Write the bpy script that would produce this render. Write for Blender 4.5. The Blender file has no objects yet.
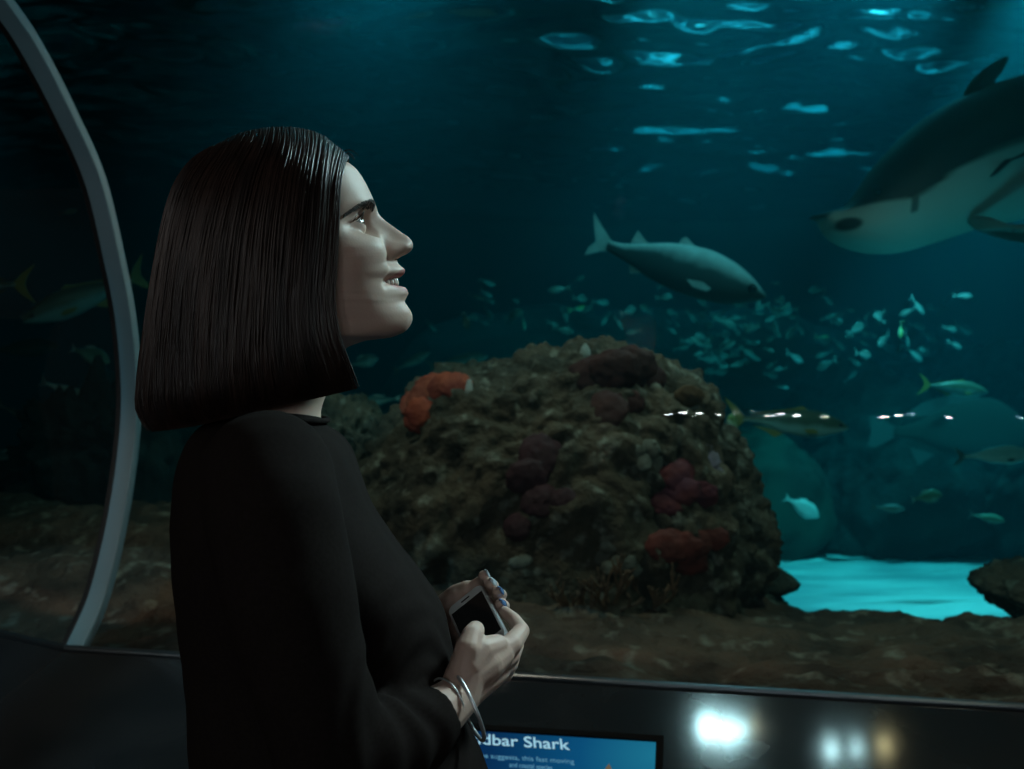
import bpy, bmesh, math, random
import numpy as np
from mathutils import Vector, Matrix, noise, Quaternion
random.seed(7); rng = np.random.default_rng(7)
PI = math.pi
scene = bpy.context.scene
COL = scene.collection
F = 950.0; CX, CY = 512.0, 384.5; CAMZ = 1.40
EYE = Vector((0, 0, CAMZ))

def ray(px, py):
    return Vector(((px - CX) / F, 1.0, -(py - CY) / F))
def at(px, py, Y):
    return EYE + ray(px, py) * Y

# ---------------------------------------------------------------- camera
cam = bpy.data.cameras.new('camera'); cam.sensor_width = 36.0; cam.lens = F / 1024 * 36.0
cam.clip_start = 0.05; cam.clip_end = 200
camo = bpy.data.objects.new('camera', cam); COL.objects.link(camo)
camo.location = EYE; camo.rotation_euler = (PI / 2, 0, 0); scene.camera = camo

# ---------------------------------------------------------------- objects
def link(o): COL.objects.link(o); return o
def mesh(name, verts, faces, mat=None, parent=None, smooth=True):
    me = bpy.data.meshes.new(name)
    me.from_pydata([tuple(v) for v in verts], [], [tuple(f) for f in faces]); me.update()
    if smooth: me.polygons.foreach_set('use_smooth', [True] * len(me.polygons))
    if mat: me.materials.append(mat)
    o = bpy.data.objects.new(name, me); link(o)
    if parent is not None: o.parent = parent
    return o
def empty(name, loc=(0, 0, 0), rot=(0, 0, 0)):
    o = bpy.data.objects.new(name, None); link(o); o.location = loc; o.rotation_euler = rot
    o.empty_display_size = .1
    return o
def tag(o, label=None, cat=None, group=None, kind=None):
    if label: o['label'] = label
    if cat: o['category'] = cat
    if group: o['group'] = group
    if kind: o['kind'] = kind
    return o
def from_bm(name, bm, mat=None, parent=None, smooth=True):
    me = bpy.data.meshes.new(name); bm.to_mesh(me); bm.free()
    if smooth: me.polygons.foreach_set('use_smooth', [True] * len(me.polygons))
    if mat: me.materials.append(mat)
    o = bpy.data.objects.new(name, me); link(o)
    if parent is not None: o.parent = parent
    return o
def reorigin(o, loc):
    """move the object's origin to loc (world), keeping its mesh where it is (no parent)"""
    loc = Vector(loc); o.data.transform(Matrix.Translation(-loc)); o.location = loc; return o
def parent_keep(c, p):
    c.parent = p; c.matrix_parent_inverse = p.matrix_basis.inverted()
def copy_tree(o, parent=None):
    c = o.copy(); link(c)
    if parent is not None: c.parent = parent
    for ch in [x for x in o.children]: copy_tree(ch, c)
    return c

class MB:
    def __init__(s): s.v = []; s.f = []
    def add(s, v, f):
        b = len(s.v); s.v += [tuple(x) for x in v]; s.f += [tuple(i + b for i in q) for q in f]; return s
    def box(s, c, d, R=None):
        c = Vector(c); x, y, z = d[0] / 2, d[1] / 2, d[2] / 2
        vs = [Vector(p) for p in [(-x,-y,-z),(x,-y,-z),(x,y,-z),(-x,y,-z),(-x,-y,z),(x,-y,z),(x,y,z),(-x,y,z)]]
        if R is not None: vs = [R @ p for p in vs]
        return s.add([c + p for p in vs], [(0,3,2,1),(4,5,6,7),(0,1,5,4),(1,2,6,5),(2,3,7,6),(3,0,4,7)])
    def tube(s, pts, rad, n=8, cap=True, flat=None):
        """tube along pts; rad: number or list; flat: (direction, ratio) squashes"""
        pts = [Vector(p) for p in pts]; m = len(pts)
        if not hasattr(rad, '__len__'): rad = [rad] * m
        up = None; vs = []; fs = []
        for i, p in enumerate(pts):
            t = (pts[min(i + 1, m - 1)] - pts[max(i - 1, 0)])
            t = t.normalized() if t.length > 1e-9 else Vector((0, 0, 1))
            if up is None:
                up = Vector((0, 0, 1)) if abs(t.z) < .9 else Vector((1, 0, 0))
            a = (up - t * up.dot(t)).normalized(); up = a; b = t.cross(a)
            for k in range(n):
                th = 2 * PI * k / n
                o_ = a * math.cos(th) * rad[i] + b * math.sin(th) * rad[i]
                if flat: d, r_ = flat; d = Vector(d).normalized(); o_ = o_ - d * o_.dot(d) * (1 - r_)
                vs.append(p + o_)
        for i in range(m - 1):
            for k in range(n):
                k2 = (k + 1) % n
                fs.append((i * n + k, i * n + k2, (i + 1) * n + k2, (i + 1) * n + k))
        if cap: fs.append(tuple(range(n - 1, -1, -1))); fs.append(tuple((m - 1) * n + k for k in range(n)))
        return s.add(vs, fs)
    def build(s, name, mat=None, parent=None, smooth=True): return mesh(name, s.v, s.f, mat, parent, smooth)

def catmull(pts, per=8):
    P = [np.array(p, float) for p in pts]; out = []
    for i in range(len(P) - 1):
        p0 = P[i - 1] if i > 0 else 2 * P[0] - P[1]; p1 = P[i]; p2 = P[i + 1]
        p3 = P[i + 2] if i + 2 < len(P) else 2 * P[-1] - P[-2]
        for k in range(per):
            t = k / per
            out.append(.5 * ((2 * p1) + (-p0 + p2) * t + (2 * p0 - 5 * p1 + 4 * p2 - p3) * t * t + (-p0 + 3 * p1 - 3 * p2 + p3) * t ** 3))
    out.append(P[-1]); return out
def interp(x, xs, ys): return float(np.interp(x, xs, ys))
def sinterp(x, xs, ys):
    """monotone-ish cubic hermite interpolation, vectorised"""
    xs = np.asarray(xs, float); ys = np.asarray(ys, float); x = np.asarray(x, float)
    h = np.diff(xs); d = np.diff(ys) / h; m = np.zeros(len(xs)); m[0] = d[0]; m[-1] = d[-1]
    for i in range(1, len(xs) - 1):
        if d[i - 1] * d[i] > 0:
            w1 = 2 * h[i] + h[i - 1]; w2 = h[i] + 2 * h[i - 1]; m[i] = (w1 + w2) / (w1 / d[i - 1] + w2 / d[i])
    xc = np.clip(x, xs[0], xs[-1]); k = np.clip(np.searchsorted(xs, xc, side='right') - 1, 0, len(xs) - 2)
    t = (xc - xs[k]) / h[k]
    return ((2*t**3-3*t**2+1)*ys[k] + (t**3-2*t**2+t)*h[k]*m[k] + (-2*t**3+3*t**2)*ys[k+1] + (t**3-t**2)*h[k]*m[k+1])

# ---------------------------------------------------------------- materials
def new_mat(name):
    m = bpy.data.materials.new(name); m.use_nodes = True; nt = m.node_tree
    for n in list(nt.nodes): nt.nodes.remove(n)
    return m, nt
def N(nt, t, **k):
    n = nt.nodes.new(t)
    for a, b in k.items(): setattr(n, a, b)
    return n
def rgba(c): return (c[0], c[1], c[2], 1)
def pmat(name, col, rough=.6, metal=0, spec=.5, col2=None, scale=5, detail=4, lo=.4, hi=.6, bump=0, bscale=None, coord='Object', stretch=None,
         col3=None, scale3=20, lo3=.6, hi3=.7, sss=0, coat=0, sheen=0, emit=None, estr=0, alpha=1, bdist=.01):
    m, nt = new_mat(name); L = nt.links.new
    out = N(nt, 'ShaderNodeOutputMaterial'); b = N(nt, 'ShaderNodeBsdfPrincipled'); L(b.outputs[0], out.inputs[0])
    b.inputs['Base Color'].default_value = rgba(col); b.inputs['Roughness'].default_value = rough
    b.inputs['Metallic'].default_value = metal; b.inputs['Specular IOR Level'].default_value = spec
    b.inputs['Coat Weight'].default_value = coat; b.inputs['Coat Roughness'].default_value = .1
    b.inputs['Alpha'].default_value = alpha
    if sheen: b.inputs['Sheen Weight'].default_value = sheen
    if sss:
        b.inputs['Subsurface Weight'].default_value = sss; b.inputs['Subsurface Radius'].default_value = (1, .3, .15); b.inputs['Subsurface Scale'].default_value = .006
    if emit is not None:
        b.inputs['Emission Color'].default_value = rgba(emit); b.inputs['Emission Strength'].default_value = estr
    vec = None
    if col2 is not None or bump:
        tc = N(nt, 'ShaderNodeTexCoord'); mp = N(nt, 'ShaderNodeMapping'); L(tc.outputs[coord], mp.inputs[0]); vec = mp.outputs[0]
        if stretch: mp.inputs['Scale'].default_value = stretch
    cur = None
    def noise_mix(prev, c, sc, a, z, det):
        n = N(nt, 'ShaderNodeTexNoise'); n.inputs['Scale'].default_value = sc; n.inputs['Detail'].default_value = det; L(vec, n.inputs['Vector'])
        mr = N(nt, 'ShaderNodeMapRange'); mr.inputs['From Min'].default_value = a; mr.inputs['From Max'].default_value = z; L(n.outputs[0], mr.inputs[0])
        mx = N(nt, 'ShaderNodeMix', data_type='RGBA'); L(mr.outputs[0], mx.inputs[0])
        if prev is None: mx.inputs[6].default_value = rgba(col)
        else: L(prev, mx.inputs[6])
        mx.inputs[7].default_value = rgba(c); return mx.outputs[2]
    if col2 is not None: cur = noise_mix(None, col2, scale, lo, hi, detail)
    if col3 is not None: cur = noise_mix(cur, col3, scale3, lo3, hi3, 5)
    if cur is not None: L(cur, b.inputs['Base Color'])
    if bump:
        n = N(nt, 'ShaderNodeTexNoise'); n.inputs['Scale'].default_value = bscale or scale * 4; n.inputs['Detail'].default_value = 6; L(vec, n.inputs['Vector'])
        bp = N(nt, 'ShaderNodeBump'); bp.inputs['Strength'].default_value = bump; bp.inputs['Distance'].default_value = bdist
        L(n.outputs[0], bp.inputs['Height']); L(bp.outputs[0], b.inputs['Normal'])
    return m
def emat(name, col, strength):
    m, nt = new_mat(name); out = N(nt, 'ShaderNodeOutputMaterial'); e = N(nt, 'ShaderNodeEmission')
    e.inputs[0].default_value = rgba(col); e.inputs[1].default_value = strength; nt.links.new(e.outputs[0], out.inputs[0]); return m

def fbm(p, octv=5, lac=2.1, H=.9):
    return noise.fractal(Vector(p), H, lac, octv)
def aim(o, target):
    d = Vector(target) - o.location; o.rotation_euler = d.to_track_quat('-Z', 'Y').to_euler()
def lamp(name, kind, loc, target, energy, col=(1, 1, 1), **k):
    l = bpy.data.lights.new(name, kind); l.energy = energy; l.color = col
    for a, b in k.items(): setattr(l, a, b)
    o = bpy.data.objects.new(name, l); link(o); o.location = loc
    if target is not None: aim(o, target)
    return o
WD_S = .036; WD_A = .32; LE = 0.70; GLOW_E = 3.0
# ================================================================= SETTING
# frame of the tunnel: A runs along the counter, NN points out into the tank
PHI = math.radians(11.4); A = Vector((math.cos(PHI), -math.sin(PHI), 0)); NN = Vector((math.sin(PHI), math.cos(PHI), 0))
HC = 0.80                                            # height of the counter's back edge
def hit(px, py, pt, n):
    d = ray(px, py); t = (Vector(pt) - EYE).dot(n) / d.dot(n); return EYE + d * t
CORNER = at(52, 654, (CAMZ - HC) * F / (654 - CY))
# the joint ring lies in the plane through CORNER square to A
ring_px = [(78, 652), (104, 590), (124, 500), (134, 410), (130, 330), (118, 262), (98, 180), (68, 112), (36, 50), (8, 8)]
ring = []
for (x, y) in ring_px:
    p = hit(x, y, CORNER + A * .03, A); ring.append(((p - CORNER).dot(NN), p.z))
# continue over the visitor's head as a vault
n_, z_ = ring[-1]
ring += [(n_ - .16, z_ + .09), (n_ - .42, z_ + .17), (n_ - .75, z_ + .18), (n_ - 1.1, z_ + .1)]
prof = [(float(p[0]), float(p[1])) for p in catmull(ring, 14)]
prof[0] = (prof[0][0], HC - .03)
N0 = prof[0][0]                                       # offset of the pane's foot
def WT(a, n, z): v = CORNER + A * a + NN * n; return Vector((v.x, v.y, z))
def prof_n(z): # pane offset at a height (up to the widest part and beyond, to where it leans back)
    zs = [p[1] for p in prof[:110]]; return float(np.interp(z, zs, [p[0] for p in prof[:110]]))

m_glass, nt = new_mat('acrylic')
out = N(nt, 'ShaderNodeOutputMaterial'); mx = N(nt, 'ShaderNodeMixShader'); tr = N(nt, 'ShaderNodeBsdfTransparent'); gl = N(nt, 'ShaderNodeBsdfGlossy')
tr.inputs[0].default_value = (.97, .99, 1, 1); gl.inputs['Roughness'].default_value = .0
fr = N(nt, 'ShaderNodeFresnel'); fr.inputs[0].default_value = 1.3
nt.links.new(fr.outputs[0], mx.inputs[0]); nt.links.new(tr.outputs[0], mx.inputs[1]); nt.links.new(gl.outputs[0], mx.inputs[2]); nt.links.new(mx.outputs[0], out.inputs[0])
m_ring = pmat('ring_metal', (.26, .44, .52), rough=.45, metal=0, spec=.5, col2=(.20, .40, .48), scale=3, bump=.04, bscale=40)
m_seal = pmat('black_seal', (.012, .012, .012), rough=.5)
m_counter = pmat('counter_laminate', (.016, .018, .020), rough=.11, spec=.5, col2=(.022, .024, .026), scale=6, bump=0)
m_trim = pmat('counter_trim', (.11, .14, .155), rough=.3, metal=.85, spec=.6)
m_floor = pmat('carpet', (.012, .012, .014), rough=.95, col2=(.018, .018, .02), scale=60, bump=.3)
m_dark = pmat('dark_paint', (.012, .013, .014), rough=.8, col2=(.016, .016, .017), scale=4)

def sheet(name, dir_, org, a0, a1, na, mat, parent=None, flip=False):
    V = []; Fc = []; m = len(prof)
    for i in range(na + 1):
        a = a0 + (a1 - a0) * i / na
        for (n, z) in prof:
            v = org + dir_ * a + NN * n; V.append((v.x, v.y, z))
    for i in range(na):
        for k in range(m - 1): Fc.append((i * m + k, (i + 1) * m + k, (i + 1) * m + k + 1, i * m + k + 1))
    if flip: Fc = [f[::-1] for f in Fc]
    o = mesh(name, V, Fc, mat, parent)
    return o
w1 = sheet('window_1', A, CORNER, .05, 4.2, 6, m_glass); tag(w1, kind='structure')
B = Vector((-.86, .51, 0)).normalized()
w2 = sheet('window_2', B, CORNER, 0.0, 3.6, 3, m_glass, flip=True); tag(w2, kind='structure')

# ring between the two panes: pale band and its dark rubber seal
def band(name, a0, a1, d_in, d_out, mat, parent=None):
    V = []; Fc = []
    m = len(prof)
    for (n, z), i in zip(prof, range(m)):
        p0 = prof[max(i - 1, 0)]; p1 = prof[min(i + 1, m - 1)]; t = Vector((p1[0] - p0[0], p1[1] - p0[1])).normalized(); nr = Vector((t[1], -t[0]))
        for (a, d) in ((a0, -d_in), (a1, -d_in), (a1, d_out), (a0, d_out)):
            V.append(WT(a, n + nr[0] * d, z + nr[1] * d))
    for i in range(m - 1):
        for k in range(4):
            k2 = (k + 1) % 4; Fc.append((i * 4 + k, i * 4 + k2, (i + 1) * 4 + k2, (i + 1) * 4 + k))
    Fc += [(3, 2, 1, 0), tuple((m - 1) * 4 + k for k in range(4))]
    o = mesh(name, V, Fc, mat, parent, smooth=False)
    bv = o.modifiers.new('b', 'BEVEL'); bv.width = .003; bv.segments = 2
    return o
rg = band('trim_1', -.004, .040, .006, .02, m_ring); tag(rg, kind='structure')
sl = band('trim_2', -.020, -.0045, .004, .02, m_seal); tag(sl, kind='structure')

# counter: sloping top, back lip, front panel, on the tunnel floor
TILT = math.radians(20)
def counter(name, dir_, org, a0, a1, depth=.62):
    nv = Vector((-dir_.y, dir_.x, 0));
    if nv.y < 0: nv = -nv
    V = []; Fc = []
    sec = [(N0 + .0, HC), (N0 - .02, HC - .004), (N0 - depth, HC - .004 - depth * math.tan(TILT)), (N0 - depth - .012, HC - .02 - depth * math.tan(TILT)), (N0 - depth - .012, HC - .07 - depth * math.tan(TILT)), (N0 - depth + .06, HC - .1 - depth * math.tan(TILT)), (N0 - depth + .06, 0), (N0 + .0, 0)]
    return nv, sec
def prism(sec, p0, p1, n0, n1, name, mat, parent=None):
    """sweep the section between the mitre planes: vertex = p + n*offset (n scaled for a mitre)"""
    V = []; m = len(sec)
    for p, n in ((p0, n0), (p1, n1)):
        for (o, z) in sec: v = Vector(p) + Vector(n) * o; V.append((v.x, v.y, z))
    Fc = [(k, (k + 1) % m, m + (k + 1) % m, m + k) for k in range(m)] + [tuple(range(m - 1, -1, -1)), tuple(range(m, 2 * m))]
    o = mesh(name, V, Fc, mat, parent, smooth=False); bv = o.modifiers.new('b', 'BEVEL'); bv.width = .004; bv.segments = 2; bv.limit_method = 'ANGLE'
    return o
_, sec = counter('', A, CORNER, 0, 4)
NB = Vector((-B.y, B.x, 0));  NB = NB if NB.y > 0 else -NB
mit = (NN + NB).normalized(); mit = mit / mit.dot(NN)
cc = CORNER.copy(); cc.z = 0
cr = empty('display_counter', WT(1.2, N0 - .3, 0)); tag(cr, 'long dark sloping counter along the foot of the curved window, holding the lit information screen', 'counter')
def under(o, p): parent_keep(o, p); return o
c1 = under(prism(sec, cc, cc + A * 4.2, mit, NN, 'counter_top', m_counter), cr)
cl = empty('display_counter', cc + B * .9); tag(cl, 'short dark counter stretch angling away behind the woman beyond the window joint', 'counter')
c2 = under(prism(sec, cc + B * 3.5, cc, NB, mit, 'counter_top', m_counter), cl)
lip = [(N0 - .016, HC - .006), (N0 - .016, HC + .006), (N0 - .003, HC + .01), (N0 + .004, HC + .004), (N0 + .004, HC - .006)]
under(prism(lip, cc, cc + A * 4.2, mit, NN, 'metal_lip', m_trim), cr)
under(prism(lip, cc + B * 3.5, cc, NB, mit, 'metal_lip', m_trim), cl)

# floor of the tunnel and the wall behind the visitor
fl = MB().box((0, .1, -.05), (12, 6.2, .1)).build('floor', m_floor, smooth=False); tag(fl, kind='structure')
wb = MB().box((0, -3.0, 1.4), (12, .1, 2.8)).build('wall_back', m_dark, smooth=False); tag(wb, kind='structure')

# information screen set in the counter top
tz = math.tan(TILT)
def ctop(px, py, lift=.0):
    """point on the counter's sloping top seen at a pixel"""
    nrm = Vector((-NN.x * math.sin(TILT), -NN.y * math.sin(TILT), math.cos(TILT))); p0 = WT(0, N0, HC - .001) + nrm * lift
    return hit(px, py, p0, nrm), nrm
pTR, cn = ctop(664, 739); pTL, _ = ctop(470, 727)
sx = (pTR - pTL).normalized(); sy = sx.cross(-cn).normalized()
if sy.y > 0: sy = -sy
W_, H_ = .56, .34
Rm = Matrix((sx, -sy, cn)).transposed()
sc = empty('information_screen', pTR - sx * W_ / 2 + sy * H_ / 2); sc.rotation_euler = Rm.to_euler()
tag(sc, 'lit blue touchscreen about the sandbar shark set in the dark counter', 'screen')
m_bez = pmat('bezel_plastic', (.004, .004, .004), rough=.8, spec=.1)
fbx = MB()
bw = .014
for (cx, cy, w, h) in ((0, H_/2 - bw/2, W_, bw), (0, -H_/2 + bw/2, W_, bw), (-W_/2 + bw/2, 0, bw, H_ - 2*bw), (W_/2 - bw/2, 0, bw, H_ - 2*bw)):
    fbx.box((cx, cy, .003), (w, h, .010))
fbx.build('bezel', m_bez, sc, smooth=False)
# what the display shows: blue gradient water with a paler sun-lit corner
m_scr, nt = new_mat('display'); L = nt.links.new
out = N(nt, 'ShaderNodeOutputMaterial'); em = N(nt, 'ShaderNodeEmission'); tc = N(nt, 'ShaderNodeTexCoord'); sxyz = N(nt, 'ShaderNodeSeparateXYZ')
L(tc.outputs['Object'], sxyz.inputs[0])
vm = N(nt, 'ShaderNodeVectorMath', operation='DISTANCE'); L(tc.outputs['Object'], vm.inputs[0]); vm.inputs[1].default_value = (W_/2 - .01, H_/2 - .05, 0)
rp = N(nt, 'ShaderNodeValToRGB'); mrg = N(nt, 'ShaderNodeMapRange'); mrg.inputs['From Max'].default_value = .5; L(vm.outputs['Value'], mrg.inputs[0]); L(mrg.outputs[0], rp.inputs[0])
rp.color_ramp.elements[0].color = (.02, .30, .48, 1); rp.color_ramp.elements[1].color = (.004, .045, .15, 1); rp.color_ramp.elements[1].position = .62
e = rp.color_ramp.elements.new(.28); e.color = (.006, .13, .32, 1)
L(rp.outputs[0], em.inputs[0]); em.inputs[1].default_value = .55
L(em.outputs[0], out.inputs[0])
MB().box((0, 0, .0015), (W_ - 2 * bw, H_ - 2 * bw, .004)).build('display_panel', m_scr, sc, smooth=False)
m_txt = emat('screen_text', (.42, .78, .95), .75); m_txt2 = emat('screen_small_text', (.12, .38, .6), .6)
def text(s, size, loc, mat, parent, name='lettering', bold=0.0, right=False, sx_=1.0):
    c = bpy.data.curves.new(name, 'FONT'); c.body = s; c.size = size; c.extrude = .0003; c.offset = bold; c.align_x = 'RIGHT' if right else 'LEFT'; c.shear = -.22
    t = bpy.data.objects.new(name + '_curve', c); link(t); dg = bpy.context.evaluated_depsgraph_get(); me = bpy.data.meshes.new_from_object(t.evaluated_get(dg)); bpy.data.objects.remove(t)
    me.name = name; me.materials.clear(); me.materials.append(mat); o = bpy.data.objects.new(name, me); link(o); o.parent = parent; o.location = loc; o.scale = (sx_, 1, 1); return o
def on_screen(px, py):
    p, _ = ctop(px, py, .0); q = p - sc.location; return q.dot(sx), q.dot(-sy)
tx0, ty0 = on_screen(569.5, 751.5); text('Sandbar Shark', .040, (tx0, ty0, .0038), m_txt, sc, 'title_text', .0003, True, .94)
tx1, ty1 = on_screen(574.5, 765.5); text('As its name suggests, this fast moving', .0165, (tx1, ty1, .0038), m_txt2, sc, 'caption_text', .0001, True, .92)
tx1, ty1 = on_screen(552.5, 771.5); text('and coastal species', .0165, (tx1, ty1, .0038), m_txt2, sc, 'caption_text', .0001, True, .62)
px0, py0 = on_screen(603, 779)
# a small sandy-coloured shark picture on the display
m_pic = emat('screen_shark', (.16, .12, .07), .8)
pic = [(-.06, 0), (-.03, .012), (.0, .016), (.008, .034), (.016, .016), (.05, .01), (.07, .022), (.066, 0), (.072, -.016), (.05, -.004), (.0, -.008), (-.012, -.026), (-.016, -.008), (-.045, -.008)]
pv = [(x + px0, y + py0, .0037) for x, y in pic] + [(x + px0, y + py0, .0043) for x, y in pic]; k = len(pic)
mesh('shark_picture', pv, [tuple(range(k - 1, -1, -1)), tuple(range(k, 2 * k))] + [(i, (i + 1) % k, k + (i + 1) % k, k + i) for i in range(k)], m_pic, sc, smooth=False)

# ================================================================= THE TANK
m_sand = pmat('sand', (.40, .50, .54), rough=.9, col2=(.84, .88, .88), scale=1.5, bump=1, bscale=2.2, bdist=.12, stretch=(.6, 1.6, 1))  # paler streaks in the colour imitate rippling light on the sand
SX0, SX1, SY1 = -13.0, 13.0, 17.0
def sandz(x, y): return .05 * fbm((x * .35, y * .5, 3.1), 2) + .012 * fbm((x * 1.6, y * 4.0, 9), 3)
V = []; Fc = []; nx, ny = 260, 200
for j in range(ny + 1):
    for i in range(nx + 1):
        x = SX0 + (SX1 - SX0) * i / nx; y = 3.3 + (SY1 - 3.3) * j / ny; V.append((x, y, sandz(x, y)))
for j in range(ny):
    for i in range(nx): a = j * (nx + 1) + i; Fc.append((a, a + 1, a + nx + 2, a + nx + 1))
sd = mesh('tank_floor', V, Fc, m_sand); tag(sd, kind='structure')
m_tw = pmat('tank_wall', (.045, .075, .085), rough=.9, col2=(.03, .055, .065), scale=.8)
MBw = MB().box((0, 17.1, 2.6), (26.4, .2, 6.4)).build('wall_far', m_tw, smooth=False); tag(MBw, kind='structure')
MBw = MB().box((-13.1, 9.6, 2.6), (.2, 15, 6.4)).build('wall_left', m_tw, smooth=False); tag(MBw, kind='structure')
MBw = MB().box((13.1, 9.6, 2.6), (.2, 15, 6.4)).build('wall_right', m_tw, smooth=False); tag(MBw, kind='structure')

# rocky ledge between the pane and the sand
def rockmat(name, c1, c2, c3, sc=4, s3=9, lo3=.56, hi3=.66, bump=.8):
    return pmat(name, c1, rough=.9, spec=.2, col2=c2, scale=sc, detail=6, lo=.35, hi=.65, col3=c3, scale3=s3, lo3=lo3, hi3=hi3, bump=bump, bscale=26, bdist=.03)
m_ledge = rockmat('ledge_rock', (.125, .085, .06), (.045, .036, .028), (.22, .21, .165), 5, 14, .56, .72, bump=1.0)
m_rock = rockmat('reef_rock', (.095, .082, .056), (.040, .040, .030), (.20, .22, .18), 7, 22, .56, .72, bump=1.0)
m_farrock = rockmat('far_rock', (.020, .025, .024), (.011, .014, .014), (.035, .045, .042), 1.2, 3)
def crest(x): return interp(x, [-4, -1.6, -1.0, -.45, 0, .4, .86, 1.15, 1.28, 1.33, 1.7, 2.6, 4], [.86, .96, .98, .93, .85, .80, .735, .755, .735, .765, .755, .77, .8])
V = []; Fc = []; nx, ny = 460, 240
for j in range(ny + 1):
    v = j / ny
    for i in range(nx + 1):
        a = -3.0 + 7.4 * i / nx
        nn = N0 + .06 + 2.6 * v + max(0, -a) * .36
        p = CORNER + A * a + NN * nn
        zmax = HC - .05
        d = nn - N0 - max(0, -a) * .36; yc = 1.02
        c = crest(p.x)
        if d < yc: t = d / yc; z = (HC - .04) * (1 - t) ** 1.5 + c * (1 - (1 - t) ** 1.5)
        else: t = min((d - yc) / 1.1, 1); z = c * (1 - t * t * (3 - 2 * t)) - .25 * t
        q = Vector((p.x, p.y, z))
        amp = min(1, d / .25)
        strat = noise.noise(Vector((p.x * .6, p.y * 1.1, 0)) ) 
        hgt = .070 * fbm((p.x * 1.4 + 5, p.y * 2.3, 1), 6) + .06 * abs(noise.noise(Vector((p.x * 3.2 - p.y * 2, p.y * 7 + p.x * 3, 4)))) + .035 * abs(noise.noise(Vector((p.x * 8 - p.y * 5, p.y * 17 + p.x * 7, 8)))) + .022 * fbm((p.x * 14, p.y * 22, 2), 4) - .03
        V.append((p.x, p.y, z + (hgt - .01) * amp * (.55 if d < yc else .9)))
for j in range(ny):
    for i in range(nx): q = j * (nx + 1) + i; Fc.append((q, q + 1, q + nx + 2, q + nx + 1))
lg = mesh('rock_ledge', V, Fc, m_ledge); tag(lg, 'low brown rock ledge running along the foot of the window below the boulder', 'rock')

def blob(name, c, r, mat, seed=0, sub=5, amp=.22, freq=1.6, fine=.05, ridge=0., shape=None, parent=None, rot=0, origin=None):
    bm = bmesh.new(); bmesh.ops.create_icosphere(bm, subdivisions=sub, radius=1)
    s = Vector((seed * 3.7, seed * 1.3, seed * 7.1)); R = Matrix.Rotation(rot, 3, 'Z')
    for v in bm.verts:
        d = v.co.normalized()
        k = 1 + amp * fbm(d * freq + s, 5) + fine * fbm(d * freq * 4 + s, 4) + ridge * (abs(noise.noise(d * freq * 2.5 + s)) - .3)
        p = Vector((d.x * r[0], d.y * r[1], d.z * r[2])) * k
        if shape: p = shape(p, d)
        v.co = R @ p
    o = from_bm(name, bm, mat, parent); o.location = c
    return o
from mathutils.bvhtree import BVHTree
def bvh_of(o):
    me = o.data; M = o.matrix_basis
    return BVHTree.FromPolygons([M @ v.co for v in me.vertices], [tuple(p.vertices) for p in me.polygons])
def sil_rock(name, cpx, sil, Y, depth, mat, seed=0, sub=6, amp=.05, fine=.03, box=.62, ridge=.05, freq=2.2, shr=1.0):
    """a boulder of real depth whose outline is given round its middle"""
    c = at(cpx[0], cpx[1], Y); k = Y / F * shr
    ang = sorted([(math.atan2(-(y - cpx[1]), x - cpx[0]), math.hypot(x - cpx[0], y - cpx[1]) * k) for x, y in sil])
    th = [a for a, _ in ang]; rr = [r for _, r in ang]
    th = [th[-1] - 2 * PI] + th + [th[0] + 2 * PI]; rr = [rr[-1]] + rr + [rr[0]]
    bm = bmesh.new(); bmesh.ops.create_icosphere(bm, subdivisions=sub, radius=1)
    s = Vector((seed * 3.7, seed * 1.3, seed * 7.1))
    for v in bm.verts:
        d = v.co.normalized(); t = math.atan2(d.z, d.x); rho = math.hypot(d.x, d.z)
        R = float(np.interp(t, th, rr))
        q = rho ** box
        cs, sn = math.cos(t), math.sin(t)
        p = Vector((cs * q * R, math.copysign(abs(d.y) ** .8, d.y) * depth, sn * q * R))
        k2 = amp * fbm(d * freq + s, 5) + fine * fbm(d * freq * 5 + s, 5) + ridge * (abs(noise.noise(d * freq * 3 + s)) - .25)
        v.co = p + d * k2
    o = from_bm(name, bm, mat); o.location = c; return o

boulder = sil_rock('boulder', (565, 530), [(388,425),(408,392),(440,368),(485,361),(530,347),(560,341),(600,335),(628,338),(652,350),(668,366),(692,376),(703,392),(715,418),(738,446),(750,478),(760,525),(764,556),(752,588),(748,620),(760,720),(700,780),(565,800),(420,780),(330,700),(335,600),(345,520),(362,470)], 3.15, .62, m_rock, 3, 7, amp=.05, fine=.032, ridge=.025, shr=.965)
tag(boulder, 'large encrusted boulder with red sponges rising in the middle of the tank', 'rock')
b_bvh = bvh_of(boulder)
low = sil_rock('boulder', (330, 470), [(255,520),(262,440),(290,412),(330,398),(362,402),(392,430),(410,480),(400,560),(330,600),(260,590)], 3.35, .35, m_rock, 8, 6)
tag(low, 'smaller olive green rock behind the back of the woman\'s shoulder, beside the big boulder', 'rock')

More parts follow.
